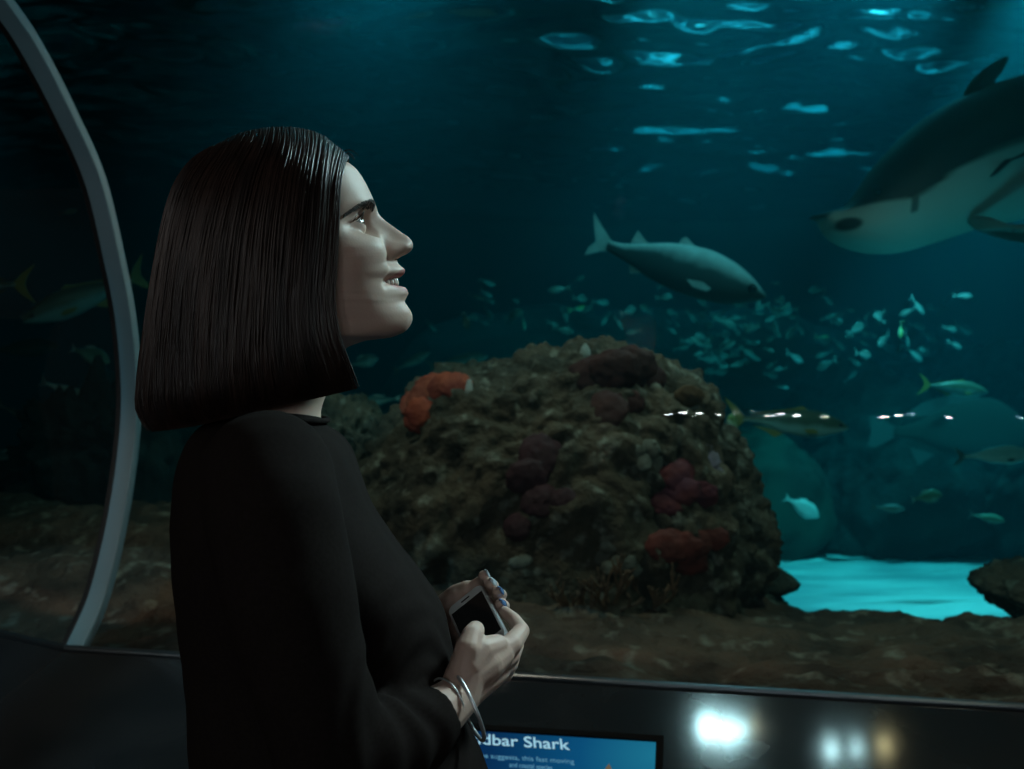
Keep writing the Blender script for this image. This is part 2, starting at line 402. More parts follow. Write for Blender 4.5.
# --- sponges on the boulder
def sponge(label, lobes, col, col2, seed, name='sponge', thick=.36):
    m = pmat('sponge_skin_%d' % seed, col, rough=.75, spec=.3, col2=col2, scale=14, bump=.5, bscale=60, bdist=.006)
    mb = MB(); org = None
    for i, (px, py, rx, ry) in enumerate(lobes):
        d = ray(px, py); loc, nrm, _, dist = b_bvh.ray_cast(EYE, d)
        if loc is None: continue
        if org is None: org = loc.copy()
        k = loc.y / F; nrm = (nrm * .5 - d.normalized() * .8).normalized()
        bm = bmesh.new(); bmesh.ops.create_icosphere(bm, subdivisions=4, radius=1)
        X = Vector((1, 0, 0)); X = (X - nrm * X.dot(nrm)).normalized(); Z = X.cross(nrm)
        if Z.z < 0: Z = -Z
        pits = [Vector((random.uniform(-.5, .5), random.uniform(-.5, .5), 1)).normalized() for _ in range(3)]
        sv = Vector((seed * 2.3 + i, i * 5.1, seed))
        for v in bm.verts:
            dd = v.co.normalized(); h = 1 + .16 * fbm(dd * 2 + sv, 4) + .05 * fbm(dd * 8 + sv, 3)
            for p in pits:
                a = (dd - p).length
                h += .05 * math.exp(-((a - .17) / .06) ** 2) - .22 * math.exp(-(a / .10) ** 2)
            v.co = loc + (X * dd.x * rx * k + Z * dd.y * ry * k + nrm * dd.z * min(rx, ry) * k * thick) * h
        mb.add([v.co.copy() for v in bm.verts], [tuple(x.index for x in f.verts) for f in bm.faces]); bm.free()
    o = mb.build(name, m); reorigin(o, org); tag(o, label, 'sponge'); return o
sponge('bright orange sponge draped over the upper shoulder of the boulder nearest the woman\'s chin', [(455, 385, 17, 13), (445, 387, 18, 15), (434, 390, 19, 17), (428, 397, 18, 17), (423, 404, 17, 16), (420, 412, 15, 15), (419, 421, 15, 12), (409, 404, 9, 13)], (.30, .065, .03), (.20, .035, .02), 1)
sponge('dark maroon mound-shaped sponge capping the peak of the boulder', [(598, 374, 28, 20), (615, 370, 26, 20), (632, 366, 26, 20), (650, 378, 16, 14)], (.045, .016, .014), (.03, .013, .012), 2)
sponge('dark maroon rounded sponge hanging just under the peak sponge', [(606, 410, 22, 20), (630, 404, 16, 13)], (.048, .016, .013), (.035, .013, .012), 3)
sponge('dull purple lobed sponge on the middle of the boulder face', [(540, 455, 22, 21), (528, 478, 22, 19), (540, 500, 20, 18), (565, 500, 15, 12), (517, 527, 14, 14)], (.048, .018, .024), (.034, .015, .018), 4)
sponge('red and pink sponge high on the lower edge of the boulder beside the open water', [(682, 478, 24, 18), (676, 490, 24, 16), (670, 503, 20, 13), (700, 495, 18, 14)], (.12, .028, .03), (.08, .02, .035), 5)
sponge('brick red sponge with dark pores below the pink one on the boulder', [(668, 546, 24, 17), (682, 548, 20, 16), (697, 544, 18, 14), (714, 538, 15, 12), (690, 562, 18, 14)], (.13, .026, .018), (.085, .02, .015), 6)
sponge('small brown knob sponge jutting from the boulder top beside the bright reflections', [(689, 396, 15, 11)], (.09, .06, .03), (.06, .04, .02), 7)
sponge('small pale cup sponge crusting the notch beside the boulder peak', [(585, 356, 6, 12)], (.28, .36, .34), (.14, .19, .17), 8, thick=.4)
sponge('thin pale crust growing next to the orange sponge', [(469, 391, 4, 12)], (.32, .36, .33), (.2, .22, .2), 9, thick=.4)
# pale coralline crusts
crusts = [('pale green crusty growth in the middle band of the boulder', [(648, 450, 12, 12), (653, 464, 10, 13), (642, 462, 9, 10), (638, 452, 8, 8)]),
          ('pale lacy crust low on the boulder above the twiggy coral', [(608, 547, 9, 8), (602, 557, 8, 9), (610, 568, 9, 8), (619, 562, 8, 8), (628, 563, 8, 9), (634, 570, 8, 7)]),
          ('small white crust beside the woman\'s hands on the boulder', [(519, 563, 10, 7), (524, 560, 8, 6)]),
          ('violet white crust at the far edge of the boulder beside the pink sponge', [(718, 470, 5, 14), (714, 460, 6, 10), (709, 452, 6, 10)])]
for i, (lb, lobes) in enumerate(crusts):
    sponge(lb, [(x + random.uniform(-1, 1), y, rx * .95, ry * .9) for x, y, rx, ry in lobes], (.16, .19, .16) if i < 3 else (.2, .19, .27), (.08, .085, .068), 20 + i, name='coralline_crust', thick=.25)
# twiggy coral at the boulder's foot
m_twig = pmat('twig_coral', (.16, .10, .055), rough=.85, col2=(.10, .07, .045), scale=20, bump=.5, bscale=80)
def twig(label, px, py, h, seed, n=6):
    loc, nrm, _, _ = b_bvh.ray_cast(EYE, ray(px, py))
    r = random.Random(seed); mb = MB(); base = loc - ray(px, py).normalized() * -.02
    def grow(p, d, ln, rad, lvl):
        pts = [p]
        for i in range(5):
            d = (d + Vector((r.uniform(-.25, .25), r.uniform(-.2, .1), r.uniform(-.05, .2)))).normalized(); pts.append(pts[-1] + d * ln / 5)
        mb.tube(pts, [rad * (1 - .1 * i) for i in range(6)], 7)
        if lvl < 2:
            for k in range(2): grow(pts[r.randint(2, 4)], (d + Vector((r.uniform(-.9, .9), r.uniform(-.4, .2), .3))).normalized(), ln * .6, rad * .75, lvl + 1)
    for k in range(n): grow(base, Vector((r.uniform(-.8, .8), -.45, r.uniform(.4, 1))).normalized(), h * r.uniform(.7, 1.1), .0065, 0)
    o = mb.build('branching_coral', m_twig); reorigin(o, base); tag(o, label, 'coral'); return o
twig('brown twiggy coral at the boulder foot, the clump closest to the woman\'s hands', 583, 622, .13, 3)
twig('brown twiggy coral clump directly under the pale lacy crust', 612, 612, .12, 5)
twig('brown twiggy coral below the brick red sponge', 652, 612, .11, 9)

# --- rocks beyond
r1 = sil_rock('plate_rock', (752, 579), [(715,579),(735,567),(768,568),(788,573),(796,580),(788,586),(760,588),(730,590)], 3.35, .16, m_rock, 5, 5, amp=.012, fine=.008, ridge=.01)
tag(r1, 'flat dark rock tongue poking from the boulder foot over the lit sand', 'rock')
r1 = sil_rock('plate_rock', (750, 599), [(720,599),(735,592),(770,594),(786,599),(770,605),(730,612)], 3.3, .14, m_rock, 6, 5, amp=.01, fine=.008, ridge=.01)
tag(r1, 'thin dark rock sliver under the larger rock tongue at the sand edge', 'rock')
r1 = sil_rock('boulder', (1020, 592), [(984,588),(992,579),(1008,572),(1030,567),(1060,564),(1070,600),(1050,640),(1030,625),(1018,606),(995,598)], 3.2, .22, m_ledge, 7, 5, amp=.015, fine=.012, ridge=.02)
tag(r1, 'brown rock overhanging the bright sand at the edge of the view', 'rock')
far = [
 ('dark rounded reef mound beyond the sand behind the yellow-tailed fish', (870, 480), [(775,560),(790,440),(812,398),(845,372),(885,376),(925,392),(950,412),(975,450),(985,560),(880,575)], 8.9, 1.3, m_farrock),
 ('dark jagged rock outcrop rising beyond the striped fish at the view edge', (1030, 460), [(930,560),(950,440),(975,405),(984,385),(1000,372),(1012,352),(1045,338),(1100,350),(1130,560),(1030,580)], 8.5, 1.2, m_farrock),
 ('pale distant reef slope between the dark mound and the jagged outcrop', (930, 420), [(850,470),(862,395),(890,365),(925,352),(975,345),(1020,352),(1050,470),(930,500)], 11.0, 1.0, m_tw),
 ('long low dark rock bank behind the bright sand', (930, 520), [(735,545),(760,520),(800,500),(880,485),(960,480),(1060,470),(1180,470),(1200,545),(1050,547),(930,547),(820,546)], 8.4, .7, m_farrock),
 ('dark rock pile under the small fish beside the window joint', (95, 470), [(45,510),(52,455),(70,420),(95,400),(120,395),(150,408),(190,420),(215,470),(215,540),(120,560),(60,550)], 4.6, .5, m_farrock),
 ('broad distant reef under the school of small fish', (640, 470), [(330,560),(380,400),(420,335),(500,318),(600,312),(700,318),(800,330),(880,350),(930,420),(980,560),(640,620)], 12.0, 1.6, m_tw),
 ('distant low reef seen past the woman\'s back', (160, 490), [(46,560),(48,430),(70,405),(120,380),(240,390),(300,470),(300,560)], 9.5, 1.0, m_farrock)]
for i, (lb, c, s, Y, d, m) in enumerate(far):
    o = sil_rock('reef_rock', c, s, Y, d, m, 11 + i, 6, amp=.16, fine=.07, ridge=.14, freq=1.8); tag(o, lb, 'rock')
m_green = pmat('green_rock', (.018, .042, .030), rough=.9, col2=(.010, .022, .017), scale=2.5, bump=.5, bscale=8)  # green colour with darker noise patches
o = sil_rock('green_boulder', (772, 495), [(705,552),(704,440),(740,428),(772,431),(800,450),(818,475),(826,505),(824,535),(812,552)], 8.0, .5, m_green, 31, 5, amp=.05, fine=.02, ridge=.02)
tag(o, 'smooth green boulder standing just behind the encrusted boulder', 'rock')

# ---------------------------------------------------------------- fish
def fishmat(name, back, belly, split=.0, soft=.12, stripe=None, rough=.35, spots=None):
    """a fish's own counter-shading: back and belly colours, object Z runs -.5..+.5 of the body height"""
    m, nt = new_mat(name); L = nt.links.new
    out = N(nt, 'ShaderNodeOutputMaterial'); b = N(nt, 'ShaderNodeBsdfPrincipled'); L(b.outputs[0], out.inputs[0])
    b.inputs['Roughness'].default_value = rough; b.inputs['Specular IOR Level'].default_value = .5
    at_ = N(nt, 'ShaderNodeAttribute', attribute_name='tone'); nz = N(nt, 'ShaderNodeTexNoise'); nz.inputs['Scale'].default_value = 9; nz.inputs['Detail'].default_value = 4
    tc = N(nt, 'ShaderNodeTexCoord'); L(tc.outputs['Object'], nz.inputs['Vector'])
    ad = N(nt, 'ShaderNodeMath', operation='MULTIPLY_ADD'); L(nz.outputs[0], ad.inputs[0]); ad.inputs[1].default_value = .35; L(at_.outputs['Fac'], ad.inputs[2])
    mr = N(nt, 'ShaderNodeMapRange'); mr.inputs['From Min'].default_value = .5 + split + .17 - soft; mr.inputs['From Max'].default_value = .5 + split + .17 + soft; L(ad.outputs[0], mr.inputs[0])
    mx = N(nt, 'ShaderNodeMix', data_type='RGBA'); mx.inputs[6].default_value = rgba(belly); mx.inputs[7].default_value = rgba(back); L(mr.outputs[0], mx.inputs[0]); L(mx.outputs[2], b.inputs['Base Color'])
    return m
def setattr_pt(o, name, vals):
    a = o.data.attributes.new(name, 'FLOAT', 'POINT'); a.data.foreach_set('value', [float(v) for v in vals])
def make_fish(stem_, top, bot, wid, mb_, mf, tail='fork', tl=.17, th=.16, dors=None, anal=None, pect=True, parts=True, ns=22, nr=14, bend=0.0, eye=True, tail_mat=None, fin_tone=.5):
    """unit-length fish, nose at +x .5, tail tip at -.5; top/bot/wid: profile stations (t from nose 0..1 over the body)"""
    body_len = 1 - tl
    V = []; Fc = []; tone = []
    def bx(t): return .5 - t * body_len
    def by(x): return bend * (x - .5) ** 2
    for i in range(ns + 1):
        t = (i / ns) ** 1.25
        zt = sinterp(t, *zip(*top)); zb = sinterp(t, *zip(*bot)); w = sinterp(t, *zip(*wid)); zc = (zt + zb) / 2; h = (zt - zb) / 2
        for k in range(nr):
            a = 2 * PI * k / nr; sn = math.sin(a); cs = math.cos(a)
            V.append((bx(t), by(bx(t)) + w * math.copysign(abs(cs) ** .85, cs), zc + h * sn)); tone.append(.5 + .5 * sn)
    for i in range(ns):
        for k in range(nr): k2 = (k + 1) % nr; Fc.append((i * nr + k, (i + 1) * nr + k, (i + 1) * nr + k2, i * nr + k2))
    Fc.append(tuple(range(nr))); Fc.append(tuple(ns * nr + k for k in range(nr - 1, -1, -1)))
    def plate(pts, th=.004, yoff=0, lean=0):
        """thin solid fin from outline (x,z)"""
        n = len(pts); v = []
        for sgn in (-1, 1):
            for (x, z) in pts: v.append((x, by(x) + yoff + lean * (z) + sgn * th, z))
        f = [tuple(range(n - 1, -1, -1)), tuple(range(n, 2 * n))] + [(i, (i + 1) % n, n + (i + 1) % n, n + i) for i in range(n)]
        return v, f
    xb = bx(1) + .02; zt1 = sinterp(1, *zip(*top)); zb1 = sinterp(1, *zip(*bot)); zm = (zt1 + zb1) / 2
    if tail == 'fork': tp = [(xb, zt1), (xb - tl * .45, zm + th * .55), (-.5, zm + th), (-.5 + tl * .42, zm + th * .38), (-.5 + tl * .55, zm), (-.5 + tl * .42, zm - th * .38), (-.5, zm - th), (xb - tl * .45, zm - th * .55), (xb, zb1)]
    elif tail == 'shark': tp = [(xb, zt1), (xb - tl * .5, zm + th * .65), (-.5, zm + th * 1.25), (-.5 + tl * .28, zm + th * .5), (-.5 + tl * .5, zm + .0), (-.5 + tl * .28, zm - th * .35), (-.5 + tl * .22, zm - th * .75), (xb - tl * .35, zm - th * .35), (xb, zb1)]
    else: tp = [(xb, zt1), (-.5 + tl * .3, zm + th * .8), (-.5, zm + th * .75), (-.5 + tl * .12, zm), (-.5, zm - th * .75), (-.5 + tl * .3, zm - th * .8), (xb, zb1)]
    fins = [('tail_fin', plate(tp), tail_mat or mf)]
    for dd in (dors or []): fins.append(('dorsal_fin', plate(dd), mf))
    for dd in (anal or []): fins.append(('anal_fin', plate(dd), mf))
    if pect:
        tpx = .5 - .3 * body_len; wz = sinterp(.3, *zip(*wid)); zb3 = sinterp(.32, *zip(*bot)) * .45
        for s in (-1, 1):
            pts = [(tpx, 0), (tpx - .05, .018), (tpx - .13, .005), (tpx - .09, -.022), (tpx - .02, -.02)]
            v, f = plate(pts, .003); v = [(x, by(x) + s * (wz * .9 + (tpx - x) * .35) + y_, z + zb3) for (x, y_, z) in v]
            fins.append(('pectoral_fin', (v, f), mf))
    if not parts:
        mb = MB(); mb.add(V, Fc)
        tn = list(tone)
        for _, (v, f), _m in fins: mb.add(v, f); tn += [.5] * len(v)
        o = mb.build(stem_, mb_); setattr_pt(o, 'tone', tn); return o
    root = empty(stem_)
    o = mesh('body', V, Fc, mb_, root); setattr_pt(o, 'tone', tone)
    for nm, (v, f), m in fins:
        q = mesh(nm, v, f, m, root, smooth=False); setattr_pt(q, 'tone', [fin_tone] * len(v))
    if eye:
        te = .09 if eye is True else eye; zt = sinterp(te, *zip(*top)); zb = sinterp(te, *zip(*bot)); w = sinterp(te, *zip(*wid)); r = min(.016, (zt - zb) * .22) * (1.0 if te > .086 else 1.5)
        for s in (-1, 1):
            bm = bmesh.new(); bmesh.ops.create_uvsphere(bm, u_segments=12, v_segments=8, radius=r)
            e = from_bm('eye', bm, m_eye_fish, root); e.location = (bx(te), by(bx(te)) + s * w * .88, (zt + zb) / 2 + (zt - zb) * .12)
    return root
m_eye_fish = pmat('fish_eye', (.006, .006, .006), rough=.15)
def place_fish(o, tail, nose, Y, Y2=None, roll=0):
    """set a unit fish between two points"""
    p = at(tail[0], tail[1], Y); q = at(nose[0], nose[1], Y2 or Y); d = q - p; L_ = d.length; x = d.normalized()
    z = Vector((0, 0, 1)); y = z.cross(x).normalized(); z = x.cross(y)
    M = Matrix((x, y, z)).transposed() @ Matrix.Rotation(roll, 3, 'X')
    o.rotation_euler = M.to_euler(); o.location = (p + q) / 2; o.scale = (L_, L_, L_); return o
m_silver = fishmat('silver_fish', (.12, .18, .18), (.36, .45, .43))
m_silver_b = fishmat('bright_fish', (.5, .6, .58), (.75, .8, .78))
m_jack = fishmat('jack_skin', (.07, .11, .08), (.26, .42, .42), -.06, .12)
m_yfin = pmat('yellow_fin', (.24, .22, .06), rough=.5)
m_gfin = pmat('grey_fin', (.12, .16, .16), rough=.5)
m_dfin = pmat('dark_fin', (.05, .06, .06), rough=.5)
m_dim = fishmat('dim_fish', (.045, .07, .065), (.10, .16, .14), .0, .2)
m_green_f = fishmat('green_fish', (.12, .22, .16), (.30, .45, .35), .0, .2)
# body plans
J_T = [(0, .0), (.05, .03), (.15, .068), (.35, .105), (.6, .085), (.85, .03), (1, .014)]
J_B = [(0, -.006), (.05, -.03), (.15, -.06), (.35, -.10), (.6, -.08), (.85, -.024), (1, -.012)]
J_W = [(0, .004), (.06, .022), (.2, .045), (.4, .052), (.65, .038), (.9, .012), (1, .006)]
def scl(P, k): return [(t, v * k) for t, v in P]
J_D = [[(.22, .085), (.12, .14), (.05, .115), (-.18, .07), (-.28, .036), (-.05, .085)]]
J_A = [[(.0, -.08), (-.08, -.125), (-.14, -.085), (-.26, -.04), (-.12, -.06)]]
# cobia-like spotted fish, upper middle
m_cobia = fishmat('mottled_fish', (.55, .66, .66), (.030, .05, .055), .27, .15, rough=.6)  # pale back and dark flank put light from above into the colour
C_T = [(0, .0), (.04, .030), (.12, .075), (.25, .118), (.4, .138), (.6, .118), (.8, .065), (.93, .034), (1, .03)]
C_B = [(0, -.012), (.05, -.045), (.12, -.078), (.25, -.11), (.45, -.12), (.65, -.10), (.85, -.052), (1, -.022)]
C_W = [(0, .01), (.06, .04), (.2, .07), (.4, .08), (.65, .06), (.9, .02), (1, .01)]
f = make_fish('mottled_fish', C_T, C_B, C_W, m_cobia, m_cobia, tail='shark', tl=.13, th=.115, dors=[[(.14, .10), (.02, .165), (.0, .15), (-.01, .095)], [(-.16, .075), (-.235, .125), (-.24, .105), (-.25, .055)]],
              anal=[[(-.12, -.07), (-.2, -.10), (-.22, -.055)]], ns=30, nr=20, bend=.04, eye=.085, fin_tone=.85)
place_fish(f, (583, 238), (766, 296), 5.4, 5.1)
tag(f, 'large pale mottled fish with a dark eye gliding nose down above the boulder', 'fish')
# yellow-tailed jack
jack = make_fish('yellowtail_jack', scl(J_T, 1.12), scl(J_B, 1.05), J_W, m_jack, m_yfin, tl=.16, th=.16, dors=J_D, anal=J_A, ns=26, nr=18)
place_fish(jack, (722, 417), (849, 428), 4.2)
tag(jack, 'yellow-tailed silvery fish swimming right past the far side of the boulder under the bright reflections', 'fish')
def jcopy(label, tail, nose, Y, Y2=None, src=None, group=None):
    c = copy_tree(src or jack); c['label'] = label
    if group: c['group'] = group
    place_fish(c, tail, nose, Y, Y2); return c
jcopy('dusky fish with yellow fins hovering before the pale distant reef slope', (918, 384), (988, 392), 5.8)
jcopy('big grey fish with yellow forked tail crossing behind the pale window joint', (152, 272), (22, 322), 4.6, 4.3)
jcopy('fish cut by the picture edge, only its yellow forked tail and rear body visible', (36, 284), (-90, 288), 3.9)
oval = make_fish('oval_fish', scl(J_T, 2.1), scl(J_B, 2.1), scl(J_W, 1.3), m_silver_b, m_silver_b, tl=.12, th=.12, dors=[[(.2, .17), (0, .24), (-.2, .15), (-.1, .15)]], anal=None)
place_fish(oval, (784, 497), (819, 517), 6.3)
tag(oval, 'bright oval white fish in front of the green boulder', 'fish')
m_gy = fishmat('green_yellow_fish', (.30, .42, .12), (.65, .75, .6), -.05, .2)
gy = make_fish('damselfish', scl(J_T, 1.9), scl(J_B, 1.9), scl(J_W, 1.3), m_gy, m_yfin, tl=.2, th=.16, dors=J_D, anal=J_A)
place_fish(gy, (741, 441), (728, 419), 4.0, 3.8)
tag(gy, 'small bright green and white fish just under the yellow-tailed fish\'s tail', 'fish')
slim = make_fish('slim_fish', scl(J_T, 1.15), scl(J_B, 1.15), J_W, m_silver, m_gfin, tl=.15, th=.13, dors=None, anal=None)
place_fish(slim, (870, 507), (905, 509), 5.5); tag(slim, 'small slim fish above the lit sand, the one closest to the green boulder', 'fish')
def scopy(label, tail, nose, Y, Y2=None, src=None, skin=None, group=None):
    c = copy_tree(src or slim); c['label'] = label
    if skin:
        for ch in c.children:
            if ch.name.startswith('body'): ch.data = ch.data.copy(); ch.data.materials[0] = skin
    place_fish(c, tail, nose, Y, Y2); return c
scopy('small greenish fish nosing upward, topmost of the three above the lit sand', (911, 500), (942, 494), 5.3, skin=m_green_f, src=oval)
scopy('small dull fish above the sand, furthest from the green boulder', (968, 514), (1005, 521), 5.5, skin=m_green_f)
scopy('long slim bright-bellied fish below the shadowy grouper', (952, 457), (1034, 454), 5.0, skin=m_silver_b)
m_grp = fishmat('grouper_skin', (.010, .016, .014), (.018, .030, .027), .0, .2, rough=.95)
grp = make_fish('grouper', scl(J_T, 2.2), scl(J_B, 1.6), scl(J_W, 1.8), m_grp, m_dfin, tail='fan', tl=.15, th=.12, dors=[[(.25, .17), (.1, .27), (-.15, .2), (-.3, .1), (-.2, .1)]], anal=[[(-.1, -.12), (-.2, -.19), (-.25, -.08)]], ns=26, nr=18, eye=.12)
place_fish(grp, (868, 432), (1036, 438), 7.0); tag(grp, 'large shadowy grouper hanging before the jagged outcrop', 'fish')
# the fish by the window joint and near the woman's chin
scopy('small teal fish close under the grey fish with the yellow tail', (50, 319), (20, 316), 4.8, src=oval, skin=m_silver)
scopy('round green fish half hidden by the window joint', (70, 348), (110, 362), 4.8, src=oval, skin=m_green_f)
scopy('teal fish tilted downward above the dark rock pile', (38, 380), (90, 401), 4.5, src=slim, skin=m_silver_b)
scopy('dim olive fish over the dark rock pile, below the teal tilted one', (-8, 402), (58, 432), 4.9, src=slim, skin=m_dim)
scopy('broad teal fish lowest at the picture edge', (-25, 458), (50, 459), 5.0, src=oval, skin=m_silver).scale.z *= .6
scopy('faint long fish in the dark water above the teal tilted fish', (-20, 352), (60, 345), 6.0, src=slim, skin=m_dim)
scopy('small fish glinting high in the dark water behind the window joint', (58, 214), (78, 210), 5.0, src=slim, skin=m_green_f)
scopy('bright teal fish hanging between the woman\'s chin and the orange sponge', (402, 398), (352, 404), 5.0, src=oval, skin=m_silver).scale.z *= .55
scopy('teal fish slanting upward below the woman\'s chin', (392, 372), (430, 352), 6.0, src=slim, skin=m_silver)
scopy('wide dim fish just above the orange sponge', (425, 368), (488, 356), 6.2, src=slim, skin=m_silver)
scopy('small bright fish right under the woman\'s chin', (348, 366), (378, 358), 5.6, src=oval, skin=m_silver)
scopy('dark upright fish between the woman\'s lips and the boulder peak', (463, 312), (468, 330), 5.4, src=oval, skin=m_dim)
# small school over the distant reef
m_sch = fishmat('school_fish', (.09, .13, .12), (.30, .37, .36), .0, .2)
sch = make_fish('schooling_fish', scl(J_T, 1.5), scl(J_B, 1.5), scl(J_W, 1.2), m_sch, m_gfin, tl=.2, th=.14, parts=False, ns=10, nr=8, pect=False)
sch_y = make_fish('schooling_fish', scl(J_T, 1.2), scl(J_B, 1.2), scl(J_W, 1.2), m_gy, m_yfin, tl=.22, th=.16, parts=False, ns=10, nr=8, pect=False, bend=.5)
sch_d = make_fish('schooling_fish', scl(J_T, 1.4), scl(J_B, 1.4), scl(J_W, 1.2), m_silver, m_gfin, tl=.2, th=.14, parts=False, ns=10, nr=8, pect=False)
first = {0: True, 1: True, 2: True}
rs = random.Random(21)
spots = []
while len(spots) < 165:
    u = rs.random()
    if u < .5: x = rs.uniform(690, 965); y = rs.gauss(332, 24)
    elif u < .85: x = rs.uniform(560, 780); y = rs.gauss(335, 30)
    else: x = rs.uniform(418, 600); y = rs.gauss(308, 16)
    if not 278 < y < 412: continue
    if x < 680 and y > 335 - abs(x - 610) * .05: continue
    if x > 860 and y > 362: continue
    spots.append((x, y))
for i, (x, y) in enumerate(spots):
    kind = 2 if rs.random() < .62 else (1 if rs.random() < .06 else 0)
    src = (sch, sch_y, sch_d)[kind]
    o = src if first[kind] else src.copy()
    if first[kind]: first[kind] = False
    else: link(o)
    Y = rs.uniform(6.5, 9.2); L_ = rs.uniform(.07, .17) * (1.1 if kind == 1 else 1) * F / Y
    a = rs.gauss(.15, .5); s = rs.choice((-1, 1, 1)); dY = rs.uniform(-.10, .10)
    place_fish(o, (x - s * L_ / 2 * math.cos(a), y - L_ / 2 * math.sin(a)), (x + s * L_ / 2 * math.cos(a), y + L_ / 2 * math.sin(a)), Y - dY, Y + dY)
    tag(o, 'tiny pale fish in the loose school over the distant reef above the boulder', 'fish', 'small fish of the distant school')

# ---------------------------------------------------------------- the big ray-like shark, upper corner
YS = 4.3; KS = YS / F
m_shark, nt = new_mat('shark_skin'); L = nt.links.new
out = N(nt, 'ShaderNodeOutputMaterial'); b = N(nt, 'ShaderNodeBsdfPrincipled'); L(b.outputs[0], out.inputs[0]); b.inputs['Roughness'].default_value = .55
a_ = N(nt, 'ShaderNodeAttribute', attribute_name='tone'); mx = N(nt, 'ShaderNodeMix', data_type='RGBA'); L(a_.outputs['Fac'], mx.inputs[0])
mx.inputs[6].default_value = (.42, .5, .46, 1); mx.inputs[7].default_value = (.018, .017, .017, 1); L(mx.outputs[2], b.inputs['Base Color'])
st = [  # px x: back y, belly y, half width (m), colour boundary y
 (811, 216.5, 218.5, .03, 223), (820, 214.5, 221, .07, 221), (829, 211.5, 236, .11, 214.5), (838, 209.5, 243, .14, 213.5), (848, 204, 247.5, .17, 212.5), (860, 189, 251, .20, 211),
 (875, 167, 253.5, .23, 210), (889, 151, 253.5, .25, 209), (905, 134, 251.5, .27, 201), (925, 118, 246, .28, 186), (950, 103, 238, .29, 172), (975, 92, 230, .29, 162), (1000, 82, 224, .28, 153),
 (1024, 75, 219, .27, 138), (1060, 69, 208, .24, 122), (1110, 68, 188, .19, 112), (1170, 75, 165, .13, 110), (1240, 92, 148, .07, 112), (1300, 108, 138, .035, 118), (1340, 116, 132, .02, 121)]
xs = [s[0] for s in st]; NS = 220; NR = 110
V = []; tone = []
for i in range(NS + 1):
    x = 811 + (1340 - 811) * (i / NS) ** 1.15
    g = lambda k: float(sinterp(x, xs, [s[k] for s in st]))
    yt, yb_, w, bd = g(1), g(2), g(3), g(4)
    for k in range(NR):
        a = 2 * PI * k / NR; sn, cs = math.sin(a), math.cos(a)
        yy = (yt + yb_) / 2 - (yb_ - yt) / 2 * math.copysign(abs(sn) ** .9, sn)
        V.append(((x - 920) * KS, w * cs, -(yy - 160) * KS))
        t = .5 + (bd - yy) / 3.5
        t = max(t, min(1, (1.15 - ((x - 838) ** 2 / 12 ** 2 + (yy - 229) ** 2 / 7 ** 2)) * 1.6))
        if abs(x - 892) < 2.5 and bd - 4 < yy < 222: t = max(t, .8)
        tone.append(min(1, max(0, t)))
Fc = [(i * NR + k, i * NR + (k + 1) % NR, (i + 1) * NR + (k + 1) % NR, (i + 1) * NR + k) for i in range(NS) for k in range(NR)] + [tuple(range(NR - 1, -1, -1)), tuple(NS * NR + k for k in range(NR))]
sk = empty('shark', at(920, 160, YS)); tag(sk, 'big dark-backed white-bellied shark gliding in from the upper corner, head lowest', 'shark')
o = mesh('body', V, Fc, m_shark, sk); setattr_pt(o, 'tone', tone)
def sfin(name, pts, e0, e1, dark, th=.012):
    """solid fin: outline in pixels on the animal, swept across from e0 (first point) to e1 (tip)"""
    P = catmull(pts + [pts[0]], 5)[:-1]; n = len(P); v = []
    c = np.mean(P, axis=0); x0 = pts[0]
    dm = max(math.hypot(p[0] - x0[0], p[1] - x0[1]) for p in P)
    for s in (-1, 1):
        for p in P:
            q = math.hypot(p[0] - x0[0], p[1] - x0[1]) / dm; e_ = e0 + (e1 - e0) * q; w_ = at(p[0], p[1], YS + e_) - at(920, 160, YS); v.append((w_.x, w_.y + s * th * (1 - .8 * q), w_.z))
    f = [(i, (i + 1) % n, n + (i + 1) % n, n + i) for i in range(n)]
    ca = len(v); w_ = at(c[0], c[1], YS + e0 + (e1 - e0) * .5) - at(920, 160, YS); v.append((w_.x, w_.y - th, w_.z)); v.append((w_.x, w_.y + th, w_.z))
    f += [((i + 1) % n, i, ca) for i in range(n)] + [(n + i, n + (i + 1) % n, ca + 1) for i in range(n)]
    o = mesh(name, v, f, m_shark, sk); setattr_pt(o, 'tone', [dark] * len(v)); return o
sfin('dorsal_fin', [(962, 104), (968, 86), (985, 68), (1007, 56), (1003, 70), (993, 84), (1002, 92)], 0, 0, 1)
sfin('pectoral_fin', [(968, 222), (972, 216), (990, 218), (1006, 224), (1040, 225), (1090, 233), (1050, 236), (1005, 231), (980, 231)], -.2, -.62, .7)
sfin('pectoral_fin', [(960, 222), (975, 218), (1000, 226), (1050, 235), (1040, 244), (1000, 238)], .2, .6, .7)
sfin('pelvic_fin', [(1018, 148), (1006, 158), (990, 176), (998, 173), (1012, 160), (1040, 150)], -.25, -.32, 1, .008)
sfin('tail_fin', [(1325, 124), (1370, 90), (1420, 70), (1385, 120), (1400, 160), (1360, 140)], 0, 0, 1)
for s in (-1, 1):
    bm = bmesh.new(); bmesh.ops.create_uvsphere(bm, u_segments=16, v_segments=10, radius=.018)
    e = from_bm('eye', bm, m_eye_fish, sk); e.location = ((862 - 920) * KS, s * .185, -(200 - 160) * KS)

